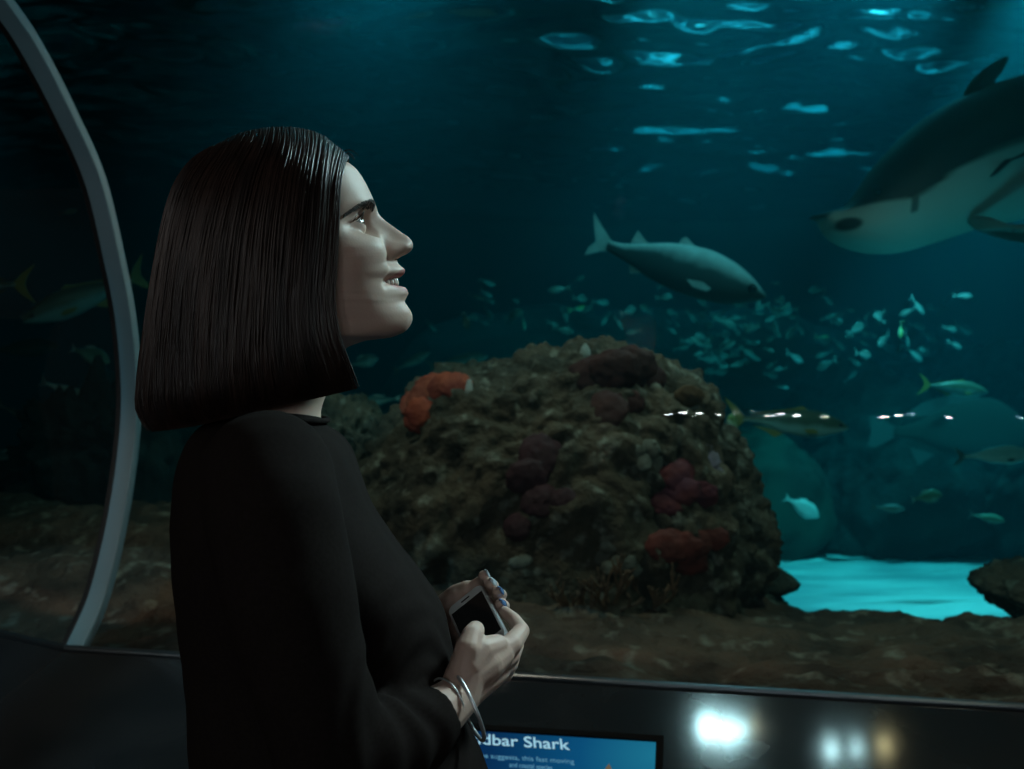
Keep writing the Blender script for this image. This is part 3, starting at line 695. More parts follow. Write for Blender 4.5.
# ---------------------------------------------------------------- water, its surface, and the added lights
m_vol, nt = new_mat('water_body'); out = N(nt, 'ShaderNodeOutputMaterial')
vs = N(nt, 'ShaderNodeVolumeScatter'); va = N(nt, 'ShaderNodeVolumeAbsorption'); ad = N(nt, 'ShaderNodeAddShader')
vs.inputs['Color'].default_value = (.02, .72, 1, 1); vs.inputs['Density'].default_value = WD_S; vs.inputs['Anisotropy'].default_value = .2
va.inputs['Color'].default_value = (.0, .86, .90, 1); va.inputs['Density'].default_value = WD_A
nt.links.new(vs.outputs[0], ad.inputs[0]); nt.links.new(va.outputs[0], ad.inputs[1]); nt.links.new(ad.outputs[0], out.inputs['Volume'])
NV = max(p[0] for p in prof) + .06
q = [WT(-.02, NV, 0), WT(5.2, NV, 0)]
ZS = 4.35
ex_ = lambda p0, d, x: (x, p0.y + (x - p0.x) * d.y / d.x)
foot = [ex_(q[0], B, -12.95), (q[0].x, q[0].y), ex_(q[1], A, 12.95), (12.95, 17.0), (-12.95, 17.0)]; nf = len(foot)
V = [(x, y, -.35) for x, y in foot] + [(x, y, ZS + .2) for x, y in foot]
wt = mesh('water', V, [tuple(range(nf - 1, -1, -1)), tuple(range(nf, 2 * nf))] + [(i, (i + 1) % nf, nf + (i + 1) % nf, nf + i) for i in range(nf)], m_vol, smooth=False); tag(wt, 'clear blue-green water filling the tank', 'water', kind='structure')
m_surf, nt = new_mat('water_surface'); out = N(nt, 'ShaderNodeOutputMaterial'); g = N(nt, 'ShaderNodeBsdfGlass'); g.inputs['IOR'].default_value = 1.0 / 1.33; g.inputs['Roughness'].default_value = .09; g.inputs['Color'].default_value = (.6, .93, 1, 1)
nt.links.new(g.outputs[0], out.inputs[0])
V = []; nx, ny = 420, 320
for j in range(ny + 1):
    y = 3.4 + 13.62 * j / ny
    for i in range(nx + 1):
        x = -12.8 + 25.6 * i / nx
        h = .10 * noise.noise(Vector((x * .45, y * 1.0, 2))) + .06 * noise.noise(Vector((x * .9, y * 2.4, 7))) + .042 * noise.noise(Vector((x * 1.9, y * 5.5, 11))) + .017 * noise.noise(Vector((x * 4, y * 12, 17)))
        V.append((x, y, ZS + h * 1.6))
Fc = [(j * (nx + 1) + i, (j + 1) * (nx + 1) + i, (j + 1) * (nx + 1) + i + 1, j * (nx + 1) + i + 1) for j in range(ny) for i in range(nx)]
ws = mesh('water_surface', V, Fc, m_surf); tag(ws, kind='structure')
# glowing panel added over the far right, making bright patches in the waves
m_glow = emat('patch_glow', (.25, .85, 1.0), GLOW_E)
pn = MB().box((5.0, 15.5, 7.4), (6.5, .1, 4.2)).build('glow_panel', m_glow, smooth=False); tag(pn, kind='structure')

tl = [  # unseen spots added below the surface, each brightening one part of the tank
 # (loc, target, energy, size, blend, colour)
 ((3.0, 5.2, 4.05), (2.95, 6.8, 0), 1150, 52, .6, (.40, .95, 1)),      # sand
 ((2.4, 5.2, 4.05), (3.0, 12.5, 4.7), 1650, 60, 1, (.45, .9, 1)),    # bright open water
 ((4.4, 5.2, 4.05), (5.0, 12.5, 4.7), 800, 60, 1, (.45, .9, 1)),
 ((0.9, 4.7, 4.05), (1.4, 8.5, 1.7), 380, 62, .9, (.45, .95, .92)), # small fish over the distant reef
 ((1.0, 4.1, 4.05), (.80, 5.3, 2.0), 110, 40, .8, (.5, .95, 1)),     # mottled fish
 ((-3.2, 4.4, 4.0), (-6.2, 12, 0), 230, 36, .7, (.45, .95, .9)),
 ((-.8, 5.2, 4.05), (-1.6, 12.5, 4.4), 1000, 64, 1, (.45, .92, 1)),  # dim open water behind the visitor
 ((1.6, 3.3, .95), (2.2, 4.4, 2.2), 16, 60, .9, (.12, .90, 1)),   # added uplight in place of sand bounce on the shark's belly
]
for i, (l, t, e, sz, bl, c) in enumerate(tl):
    lamp('unseen_tank_spot', 'SPOT', l, t, e * LE, c, spot_size=math.radians(sz), spot_blend=bl, shadow_soft_size=.12)
# ================================================================= THE VISITOR
AL = math.radians(9); PX = Vector((math.cos(AL), math.sin(AL), 0)); PY = Vector((-math.sin(AL), math.cos(AL), 0)); PZ = Vector((0, 0, 1))
O3 = at(300, 260, .93)
def Bp(px, py, e=0.0):
    """point seen at the pixel on the plane e metres beyond the visitor's middle plane"""
    d = ray(px, py); t = (O3 + PY * e - EYE).dot(PY) / d.dot(PY); return EYE + d * t
TL_ = math.radians(18); cT, sT = math.cos(TL_), math.sin(TL_)
HX = PX * cT + PZ * sT; HY = PY.copy(); HZ = -PX * sT + PZ * cT      # head axes: forward, away from the lens, up
def h_of(p): r = p - O3; return (r.dot(HX), r.dot(HY), r.dot(HZ))
def hw(x, y, z): return O3 + HX * x + HY * y + HZ * z
def hpx(px, py): q = h_of(Bp(px, py)); return (q[0], q[2])

foot_c = Vector((O3.x - .03, O3.y, 0))
person = empty('person', foot_c)
tag(person, 'young woman with dark bob and black top, gazing up, both hands around a phone', 'person')
def pa(o): parent_keep(o, person); return o

m_skin, nt = new_mat('skin'); L = nt.links.new
out = N(nt, 'ShaderNodeOutputMaterial'); b = N(nt, 'ShaderNodeBsdfPrincipled'); L(b.outputs[0], out.inputs[0])
b.inputs['Roughness'].default_value = .52; b.inputs['Specular IOR Level'].default_value = .32
b.inputs['Subsurface Weight'].default_value = .12; b.inputs['Subsurface Radius'].default_value = (1, .35, .2); b.inputs['Subsurface Scale'].default_value = .004
a_ = N(nt, 'ShaderNodeAttribute', attribute_name='lip'); mx = N(nt, 'ShaderNodeMix', data_type='RGBA'); L(a_.outputs['Fac'], mx.inputs[0])
mx.inputs[6].default_value = (.58, .42, .345, 1); mx.inputs[7].default_value = (.46, .20, .18, 1); L(mx.outputs[2], b.inputs['Base Color'])
nz = N(nt, 'ShaderNodeTexNoise'); nz.inputs['Scale'].default_value = 420; nz.inputs['Detail'].default_value = 3; tc = N(nt, 'ShaderNodeTexCoord'); L(tc.outputs['Object'], nz.inputs['Vector'])
bp = N(nt, 'ShaderNodeBump'); bp.inputs['Strength'].default_value = .12; bp.inputs['Distance'].default_value = .001; L(nz.outputs[0], bp.inputs['Height']); L(bp.outputs[0], b.inputs['Normal'])

# ---- head: rings from crown to the base of the neck; F = profile point, Bk = back point, w half width, D = how far F stands proud, dw = width of that relief
HR = [ # F px            back px       w    D(px) dw  pf(front squareness)
 ((290,143), (270,143),   3,  0, 30, 1.),
 ((318,148), (243,150),  30,  0, 30, 1.),
 ((336,157), (222,160),  48,  0, 30, .9),
 ((347,164.5), (206,172),  60,  0, 30, .8),
 ((358,173), (190,195),  70,  0, 30, .72),
 ((366,185), (184,215),  72, .5, 30, .70),
 ((371,195), (182,230),  73,  1, 30, .70),
 ((375.6,206), (182,245), 73, 2, 24, .72),
 ((378,212.5), (184,253), 72.5, 3, 13, .74),
 ((383,218.5), (185,258), 72, 6.5, 9.5, .75),
 ((391,225), (187,263),  72, 12.5, 8.5, .75),
 ((402,233), (189,269),  71.5, 20, 9, .75),
 ((409.3,238.2), (190,272), 71, 25, 10.5, .75),
 ((412.6,243), (191,275),   71, 27.5, 11.5, .75),
 ((412.3,248.5), (192,278), 70.5, 26.5, 12, .75),
 ((408,253.3), (193,280),   70, 21.5, 12.5, .75),
 ((402,256), (194,282),  70, 15, 12.5, .76),
 ((397.3,259), (195,284),  69.5, 10, 12, .76),
 ((397.5,262.5), (196,286),  69, 9.5, 14, .76),
 ((400.5,266.5), (197,288),  68.5, 11.5, 20, .77),
 ((404.8,270.3), (198,291),  68, 15, 23, .78),
 ((404.2,273.8), (199,293),  67.5, 14, 24, .78),
 ((400.5,276.8), (200,295),  67, 10.5, 24, .78),
 ((395,279.5), (201,297),  66.5, 6, 24, .78),
 ((395,284.5), (202,300),  66, 6, 24, .78),
 ((400.5,286.6), (203,301),  65.5, 11, 23, .78),
 ((406,288.6), (203,302),  65, 16, 22, .78),
 ((408.2,292.8), (204,304),  64, 17.5, 22, .78),
 ((406.3,297.8), (205,307),  63, 14.5, 23, .78),
 ((404.8,302.3), (206,310),  61.5, 12.5, 26, .80),
 ((408,307.3), (207,314),  60, 15, 26, .82),
 ((411.5,313), (208,318),  58, 17, 26, .84),
 ((412.3,319), (209,322),  56, 17, 26, .86),
 ((409.5,326.5), (211,327),  54, 13, 26, .88),
 ((403.5,332.5), (213,332),  51.5, 7, 26, .9),
 ((394,336.5), (215,337),  49, 2, 26, .9),
 ((380,338.5), (218,342),  46, 0, 26, .9),
 ((364,341), (221,347),  44, 0, 26, .95),
 ((350,346), (224,352),  44, 0, 26, 1.),
 ((340,356), (227,360),  46, 0, 26, 1.),
 ((333,372), (229,374),  47, 0, 26, 1.),
 ((327,392), (229,392),  48, 0, 26, 1.),
 ((321,412), (226,412),  51, 0, 26, 1.),
 ((322,432), (216,434),  60, 0, 26, 1.),
]
kk = [0.0]
for i in range(1, len(HR)):
    a, b2 = HR[i - 1][0], HR[i][0]; kk.append(kk[-1] + max(math.hypot(a[0] - b2[0], a[1] - b2[1]), 2.2))
NRW = 330; NTH = 220
tt = np.linspace(0, kk[-1], NRW)
Fh = [hpx(*r[0]) for r in HR]; Bh = [hpx(*r[1]) for r in HR]
g = lambda vals: sinterp(tt, kk, vals)
def csp(vals):   # smooth (non monotone) spline for the outline itself
    return np.array([np.interp(tt, kk, vals)])[0]
FX, FZ = g([p[0] for p in Fh]), g([p[1] for p in Fh]); BX, BZ = g([p[0] for p in Bh]), g([p[1] for p in Bh])
WW = g([r[2] / 1000 for r in HR]); MP = .97e-3; DD = g([r[3] * MP for r in HR]); DWW = g([r[4] / 1000 for r in HR]); PF = g([r[5] for r in HR])
th = np.linspace(0, 2 * PI, NTH, endpoint=False)
# denser columns at the front
th = th - .55 * np.sin(th) * .9
ct, st = np.cos(th)[None, :], np.sin(th)[None, :]
sg = lambda v, p: np.sign(v) * np.abs(v) ** p
def gsm(v, sig):
    n = int(sig * 3 / (kk[-1] / NRW)) + 1; k = np.exp(-.5 * (np.arange(-n, n + 1) * (kk[-1] / NRW) / sig) ** 2); k /= k.sum()
    e0 = 2 * v[0] - v[n:0:-1]; e1 = 2 * v[-1] - v[-2:-n - 2:-1]
    return np.convolve(np.concatenate([e0, v, e1]), k, mode='valid')
CXb = gsm(FX - DD, 17.0); CZb = gsm(FZ, 7.0)
blend = np.clip((tt - kk[4]) / 12, 0, 1); blend = blend * blend * (3 - 2 * blend)
CXb = CXb * blend + (FX - DD) * (1 - blend); CZb = CZb * blend + FZ * (1 - blend)
DD = FX - CXb; DZ = FZ - CZb
FXb, FZb = CXb, CZb
CXc = BX + (FXb - BX) * .46; CZc = BZ + (FZb - BZ) * .46
Yg = WW[:, None] * sg(st, .88)
fr_ = np.where(ct > 0, np.abs(ct) ** PF[:, None], 0); bk = np.where(ct < 0, np.abs(ct) ** .85, 0)
Xg = CXc[:, None] + fr_ * (FXb - CXc)[:, None] + bk * (BX - CXc)[:, None]
Zg = CZc[:, None] + fr_ * (FZb - CZc)[:, None] + bk * (BZ - CZc)[:, None]
front = np.clip(ct, 0, 1) ** .3
fall = 1 / (1 + (np.abs(Yg) / (DWW[:, None] * 1.02)) ** 3.2)
fw = np.clip((np.abs(Yg) / DWW[:, None] - 1.5) / 1.0, 0, 1); fall = fall * (1 - fw * fw * (3 - 2 * fw))
Xg = Xg + DD[:, None] * fall * (ct > 0); Zg = Zg + DZ[:, None] * fall * (ct > 0)
def gs(v, c, s): return np.exp(-((v - c) / s) ** 2)
aY = np.abs(Yg)
def HP(px, py, e=0): q = h_of(Bp(px, py, -e)); return (q[0], q[2])
EYH = .0315; eyeX, eyeZ = HP(352.3, 227.0, EYH)
# features, metres
Xg += front * (-.0105 * gs(aY, .027, .0125) * gs(Zg, eyeZ + .001, .0105))                 # socket
Xg += front * (-.004 * gs(aY, .016, .007) * gs(Zg, eyeZ + .003, .010))                   # inner corner
Xg += front * (-.0115 * gs(aY, .049, .013) * gs(Zg, eyeZ - .001, .0125))                # outer rim of the socket falls back
Xg += front * (.0032 * gs(aY, .034, .018) * gs(Zg, eyeZ + .0155, .007))                  # brow ridge
bx, bz = HP(380, 240)
Xg += front * (.0045 * gs(aY, .043, .016) * gs(Zg, eyeZ - .026, .013))                    # cheekbone
cx_, cz_ = HP(376, 262, .037)
Xg += front * (.0036 * gs(aY, .037, .014) * gs(Zg, cz_, .013))                            # smiling cheek
Yg = Yg + np.sign(Yg) * front * (.003 * gs(Zg, cz_, .02) * gs(aY, .055, .02))
ax_, az_ = HP(394, 250, .0135)
Xg += front * (.0085 * gs(aY, .0130, .0050) * gs(Zg, az_, .0062))                          # wings of the nose
Xg += front * (-.0042 * gs(aY, .0195, .0034) * gs(Zg, az_ + .002, .0075))                  # crease behind them
axx = HP(389.5, 249, .013)[0]
Yg = Yg + np.sign(Yg) * front * gs(aY, .012, .009) * (.0056 * gs(Zg, az_ - .0005, .0058) * gs(Xg, axx, .0075) - .0042 * gs(Zg, az_ + .001, .007) * gs(Xg, axx - .0115, .0035))
nx_, nz_ = HP(402, 256)
Xg += front * (-.006 * gs(aY, .0062, .003) * gs(Zg, nz_ - .0002, .0028))                 # nostrils
for k in range(9):                                                                       # fold from nose to mouth corner
    q = k / 8; fy = .0205 + .0125 * q; fz = az_ + (HP(382, 286, .03)[1] - az_) * q * 1.02
    Xg += front * (-.0016 * gs(aY, fy, .0034) * gs(Zg, fz, .004))
# mouth: slit drawn inwards, ends lifted
mzu, mzl = HP(398, 279.2)[1], HP(398, 285.2)[1]; mz = (mzu + mzl) / 2
mouth_w = .0265
lift = .0030 * (aY / mouth_w) ** 2
taper = np.clip(1 - (aY / mouth_w) ** 2, 0, 1) ** .6
Xg += -(.010 * taper) * gs(Zg, mz + lift * .6, .0018 + .0012 * taper) * front
Xg += front * (-.003 * gs(aY, mouth_w + .001, .003) * gs(Zg, mz + .0025, .004))         # dimpled corner
# lids: bulge of the eyeball, then the opening
ER = .0120; ec = (eyeX, EYH, eyeZ)
rr2 = (aY - EYH) ** 2 + (Zg - eyeZ) ** 2
sph = eyeX + np.sqrt(np.maximum((ER + .0011) ** 2 - rr2, 0))
rd_ = np.sqrt(rr2); wgt = 1 - np.clip((rd_ - .0098) / .0075, 0, 1); wgt = wgt * wgt * (3 - 2 * wgt)
mask_front = (ct > .1)
sph = np.where(rr2 < (ER + .0008) ** 2, sph, eyeX + .0015)
sphx = np.where(rd_ < .0105, sph, np.maximum(eyeX + math.sqrt((ER + .0011) ** 2 - .0105 ** 2) - (rd_ - .0105) * 1.1, eyeX))
Xn = np.where(mask_front & (Xg > eyeX - .012), Xg * (1 - wgt) + sphx * wgt, Xg)
# crease above the upper lid
Xn = Xn - mask_front * .0012 * gs(aY, EYH, .012) * gs(Zg, eyeZ + .0078 - .12 * np.abs(aY - EYH), .0013)
Xg = Xn
oy = (aY - EYH)                                  # + = towards the temple
def lid_open(oy, dz):
    u = np.clip((oy + .0135) / .028, 0, 1)       # 0 inner corner .. 1 outer
    up = .0070 * np.sin(PI * u ** .85) ; lo = -.0046 * np.sin(PI * u ** 1.1); base = .0008 + .0016 * (u - .3)
    return (oy > -.0135) & (oy < .0145) & (dz < base + up) & (dz > base + lo)
hole = lid_open(oy, Zg - eyeZ) & mask_front & (Xg > eyeX)
lipmask = ((tt >= kk[19]) & (tt <= kk[28]))[:, None] * np.clip((1.0 - (aY / (mouth_w + .001)) ** 2) * 3, 0, 1)
edge = np.clip(np.minimum((tt - kk[19]) / 2.0, (kk[28] - tt) / 3.0), 0, 1)[:, None]
halfh = np.where(Zg > mz, (Zg - mz) / .0125, (mz - Zg) / .0145)
lipmask = np.clip((1.0 - (aY / (mouth_w + .001)) ** 2 - halfh ** 2) * 4, 0, 1) * mask_front
V = []; idx = {}
verts = [hw(Xg[i, k], Yg[i, k], Zg[i, k]) for i in range(NRW) for k in range(NTH)]
Fc = []
for i in range(NRW - 1):
    for k in range(NTH):
        k2 = (k + 1) % NTH
        if hole[i, k] and hole[i, k2] and hole[i + 1, k] and hole[i + 1, k2]: continue
        Fc.append((i * NTH + k, (i + 1) * NTH + k, (i + 1) * NTH + k2, i * NTH + k2))
Fc.append(tuple(range(NTH)))
lipv = lipmask.reshape(-1)
head_v, head_f, head_l = verts, Fc, [float(v) for v in lipv]

# ---- capsule helper to grow limbs, fused by a voxel skin
def cone_bm(bm, p0, p1, r0, r1, seg=14, flat=None, capk=1.0):
    p0, p1 = Vector(p0), Vector(p1); mb = MB(); n = 5
    def cap(t): return t
    d = (p1 - p0); Ln = d.length; d = d.normalized() if Ln > 1e-6 else Vector((0, 0, 1))
    pts = []; rad = []
    for k in range(4): a = PI / 2 * (1 - k / 4); pts.append(p0 - d * r0 * math.sin(a)); rad.append(max(r0 * math.cos(a), r0 * .08))
    pts.append(p0); rad.append(r0); pts.append(p1); rad.append(r1)
    for k in range(1, 5): a = PI / 2 * k / 4; pts.append(p1 + d * r1 * math.sin(a) * capk); rad.append(max(r1 * math.cos(a), r1 * .08))
    mb.tube(pts, rad, seg, flat=flat); return mb
def fuse(name, parts, voxel, smooth_n=6, mat=None, subd=0, factor=.5):
    mb = MB()
    for p in parts: mb.add(p.v, p.f)
    o = mb.build(name + '_tmp', mat)
    r = o.modifiers.new('r', 'REMESH'); r.mode = 'VOXEL'; r.voxel_size = voxel; r.use_smooth_shade = True
    s = o.modifiers.new('s', 'SMOOTH'); s.iterations = smooth_n; s.factor = factor
    dg = bpy.context.evaluated_depsgraph_get(); me = bpy.data.meshes.new_from_object(o.evaluated_get(dg)); me.name = name
    bpy.data.objects.remove(o)
    me.polygons.foreach_set('use_smooth', [True] * len(me.polygons))
    if mat and not me.materials: me.materials.append(mat)
    return me
def ellips(c, r, R=None, seg=20):
    bm = bmesh.new(); bmesh.ops.create_uvsphere(bm, u_segments=seg, v_segments=seg // 2 + 2, radius=1); mb = MB(); c = Vector(c)
    vs = []
    for v in bm.verts:
        p = Vector((v.co.x * r[0], v.co.y * r[1], v.co.z * r[2])); p = R @ p if R is not None else p; vs.append(c + p)
    mb.add(vs, [tuple(x.index for x in f.verts) for f in bm.faces]); bm.free(); return mb
def chain(pts, rads, capk=1.0):
    n = len(pts) - 1
    return [cone_bm(None, pts[i], pts[i + 1], rads[i], rads[i + 1], 24 if capk < 1 else 14, None, capk if i == n - 1 else 1.0) for i in range(n)]

# ---- phone
pTLc, pTRc, pBRc = Bp(449.5, 616, .030), Bp(480.8, 582.5, .036), Bp(508, 635.5, -.050)
Lv = (pBRc - pTRc); Sv = (pTRc - pTLc); Ln = Lv.length; Sv = Sv - Lv * (Sv.dot(Lv) / Lv.length_squared); Wn = Sv.length
ux, uy = Sv.normalized(), -Lv.normalized(); uz = ux.cross(uy)
if uz.dot(EYE - pTRc) < 0: uz = -uz
PC = pTRc - ux * Wn / 2 - uy * Ln / 2
print('PHONE', Wn, Ln)
PTH = .0076
# ---- right hand (nearest the lens)
def PH(x, y, z=0): return PC + ux * x + uy * y + uz * z        # phone frame
rh = []
wr = Bp(459, 696, -.105); 
palm_r = [(Bp(466, 676, -.098), .019), (Bp(485, 664, -.086), .0185), (Bp(499, 655, -.075), .0155)]
rh += chain([Bp(395, 742, -.150), Bp(440, 712, -.120), wr, palm_r[0][0], palm_r[1][0], palm_r[2][0]], [.031, .0235, .0195, .0195, .0185, .0145])
rh += chain([wr, Bp(478, 680, -.085), Bp(496, 672, -.068)], [.018, .0175, .013])
rh += chain([Bp(468, 668, -.100), Bp(480, 652, -.092), Bp(497, 646, -.078)], [.016, .014, .011])
# thumb over the glass
rh += chain([Bp(465, 668, -.100), Bp(468, 650, -.100), Bp(472, 636, -.090), Bp(475.5, 630, -.068)], [.0155, .0125, .0102, .0088])
# index along the side
rh += chain([Bp(500, 652, -.074), Bp(511, 645, -.066), Bp(521.5, 631, -.040), Bp(514, 620, -.018), Bp(504.5, 612, -.006)], [.0125, .0105, .0082, .0072, .0062])
rh += chain([Bp(500, 660, -.070), Bp(510, 655, -.058), Bp(516, 645, -.022), Bp(500, 643, -.006), Bp(490, 640, .000)], [.0125, .0102, .0082, .0072, .0066])
rh += chain([Bp(498, 668, -.066), Bp(508, 664, -.052), Bp(512, 659, -.022), Bp(497, 655, -.014), Bp(485, 652, -.012)], [.012, .0098, .008, .007, .0064])
rh += chain([Bp(494, 674, -.064), Bp(504, 674, -.050), Bp(508, 670, -.030), Bp(496, 668, -.022), Bp(486, 664, -.022)], [.0112, .0088, .0072, .0065, .0058])
me_rh = fuse('right_hand', rh, .0013, 7, m_skin)
# ---- left hand, behind the phone, fingers closing over its edge
lh = []
wl = Bp(432, 640, .100)
lh += chain([Bp(385, 720, .150), wl, Bp(446, 615, .082), Bp(462, 602, .066)], [.029, .020, .021, .018])
lh += chain([wl, Bp(456, 630, .070), Bp(472, 618, .052)], [.019, .018, .014])
lh += chain([Bp(447, 606, .085), Bp(456, 595, .074), Bp(468, 589, .062)], [.015, .0115, .0095])
Lf = [  # base, mid, tip side: knuckle, pip, dip, tip
 ([(458, 600, .070), (470, 591, .062), (482, 582, .052), (485.5, 579, .040), (483.5, 575.5, .028)], [.0105, .0092, .0074, .0064, .0056]),
 ([(464, 606, .064), (478, 597, .056), (491, 589, .046), (493, 586, .034), (489, 583, .022)], [.0105, .0092, .0074, .0066, .0057]),
 ([(470, 614, .058), (485, 606, .048), (498, 598, .038), (501, 595, .024), (497, 592, .010)], [.0105, .009, .0074, .0066, .0056]),
 ([(474, 622, .050), (488, 616, .038), (501, 608, .028), (504, 606, .014), (499.5, 604.5, .002)], [.010, .0085, .007, .0062, .0053])]
for pts, r in Lf: lh += chain([Bp(*p) for p in pts], r)
lh += chain([Bp(446, 626, .084), Bp(456, 640, .060), Bp(466, 645, .035), Bp(470, 644, .012)], [.014, .012, .0095, .008])
me_lh = fuse('left_hand', lh, .0013, 7, m_skin)

# ---- shoulders and neck base below the collar (under the top)
V = list(head_v); Fc = list(head_f); LPV = list(head_l)
for me in (me_rh, me_lh):
    bse = len(V); V += [v.co.copy() for v in me.vertices]; Fc += [tuple(i + bse for i in p.vertices) for p in me.polygons]; LPV += [0.0] * len(me.vertices)
for sg_, A1 in ((-1, [(282, 462, -.03), (274, 484, -.115), (286, 560, -.165), (312, 690, -.185), (332, 748, -.18), (400, 740, -.147)]), (1, [(282, 462, .03), (274, 484, .115), (290, 560, .165), (335, 690, .175), (388, 716, .150)])):
    arm = MB().tube([Vector(q) for q in catmull([Bp(*q) for q in A1], 6)], .030, 12); bse = len(V); V += [Vector(v) for v in arm.v]; Fc += [tuple(i + bse for i in f) for f in arm.f]; LPV += [0.0] * len(arm.v)
body = mesh('body', V, Fc, m_skin); setattr_pt(body, 'lip', LPV); pa(body)
body['label'] = 'pale skin of face, neck and hands'
from mathutils.bvhtree import BVHTree
hbvh = BVHTree.FromPolygons([v for v in head_v], head_f[:-1])
def face_at(x, y, z):
    """skin point seen when looking straight at the face at (y, z), head metres"""
    loc, n, _, _ = hbvh.ray_cast(hw(.2, y, z), -HX); return loc, n

# ---- eyes
m_eyew, nt = new_mat('eyeball'); L = nt.links.new
out = N(nt, 'ShaderNodeOutputMaterial'); b = N(nt, 'ShaderNodeBsdfPrincipled'); L(b.outputs[0], out.inputs[0]); b.inputs['Roughness'].default_value = .1; b.inputs['Specular IOR Level'].default_value = .35; b.inputs['Coat Weight'].default_value = 0; b.inputs['Coat Roughness'].default_value = .02
a_ = N(nt, 'ShaderNodeAttribute', attribute_name='iris'); cr_ = N(nt, 'ShaderNodeValToRGB'); L(a_.outputs['Fac'], cr_.inputs[0]); L(cr_.outputs[0], b.inputs['Base Color'])
els = cr_.color_ramp.elements; els[0].color = (.004, .004, .004, 1); els[0].position = 0; els[1].color = (.22, .215, .21, 1); els[1].position = .56
e_ = els.new(.20); e_.color = (.004, .004, .004, 1); e_ = els.new(.24); e_.color = (.075, .04, .02, 1); e_ = els.new(.46); e_.color = (.04, .022, .012, 1); e_ = els.new(.52); e_.color = (.02, .014, .01, 1)
gaze = (HX * 1.0 + HZ * .06 - HY * .10).normalized()
for s in (-1, 1):
    bm = bmesh.new(); bmesh.ops.create_uvsphere(bm, u_segments=48, v_segments=32, radius=ER)
    cen = hw(eyeX, s * EYH, eyeZ); R = gaze.to_track_quat('Z', 'Y').to_matrix(); vals = []
    for v in bm.verts:
        ang = math.acos(max(-1, min(1, v.co.z / ER))); vals.append(min(1, ang / .95)); 
        if ang < .48: v.co *= 1 + .055 * (1 - (ang / .48) ** 2)
        v.co = R @ v.co + cen
    e = from_bm('eye', bm, m_eyew); setattr_pt(e, 'iris', vals); pa(e)
# lashes and brows
m_hair = pmat('dark_brown_hair', (.024, .0125, .0090), rough=.36, spec=.36, col2=(.011, .0062, .005), scale=60, stretch=(1, 1, .05))
m_brow = pmat('brow_hair', (.035, .023, .018), rough=.6)
rb = random.Random(4); brow_z = HP(373, 208.5, .015)[1]
for s in (-1, 1):
    mb = MB()
    for k in range(46):
        u = k / 45; o_ = -.0125 + .0265 * u; up = .0070 * math.sin(PI * u ** .85); z0 = eyeZ + .0008 + .0016 * (u - .3) + up
        rr_ = o_ ** 2 + (z0 - eyeZ) ** 2; x0 = eyeX + math.sqrt(max((ER + .0012) ** 2 - rr_, 1e-8))
        ln = .0045 + .0035 * u
        pts = [hw(x0 + ln * q * (1 - .25 * u), s * (EYH + o_ + ln * q * .45 * (u - .25)), z0 + ln * (.55 * q * q + .05 * q)) for q in (0, .35, .7, 1)]
        mb.tube(pts, [.00030, .00026, .00018, .00008], 4)
    # thin dark line of the lid margin
    for sg_, amp, pw in ((1, .0070, .85), (-1, -.0046, 1.1)):
        pts = []
        for k in range(24):
            u = k / 23; o_ = -.0133 + .0275 * u; z0 = eyeZ + .0008 + .0016 * (u - .3) + amp * math.sin(PI * u ** pw)
            x0 = eyeX + math.sqrt(max((ER + .0008) ** 2 - o_ ** 2 - (z0 - eyeZ) ** 2, 1e-8)); pts.append(hw(x0, s * (EYH + o_), z0))
        if sg_ == 1: mb.tube(pts, .00055, 5)
    pa(mb.build('eyelashes', m_brow))
    mb = MB()
    for k in range(460):
        u = rb.random(); by_ = .0150 + .041 * u; bz_ = brow_z + float(sinterp(u, [0, .3, .6, 1], [0, .0025, .0020, -.0060])) + (rb.random() - .5) * (.0072 - .0042 * u)
        loc, n = face_at(0, s * by_, bz_)
        if loc is None: continue
        d = (HY * s * (.9) + HZ * (.55 - .9 * u)).normalized(); d = (d - n * d.dot(n)).normalized(); ln = .0048 * (1 - .3 * u)
        pts = [loc + n * .0001 + d * ln * q + n * (.0009 * math.sin(PI * q * .8)) for q in (0, .5, 1)]
        mb.tube(pts, [.00032, .00028, .0001], 4)
    pa(mb.build('eyebrow', m_brow))
# teeth
m_teeth = pmat('teeth', (.72, .68, .60), rough=.25)
mb = MB(); tx, _z = HP(399.5, 280)
nte = 10
for k in range(nte):
    u = (k + .5) / nte * 2 - 1; yy = u * .0225; xx = tx - .0035 - .012 * abs(u) ** 2.2; tw = .0045 * (1 - .12 * abs(u)); hh = .0092 - .0022 * abs(u)
    ang = math.atan2(-.0264 * u, .0225) ; 
    dirx = (HX * math.cos(u * .9) + HY * math.sin(u * .9)); dy = HY * math.cos(u * .9) - HX * math.sin(u * .9)
    R = Matrix((dy, dirx, HZ)).transposed()
    mb2 = ellips(hw(xx, yy, mz + .0010), (tw / 2 * 1.12, .0022, hh / 2), R, 12); mb.add(mb2.v, mb2.f)
pa(mb.build('teeth', m_teeth))
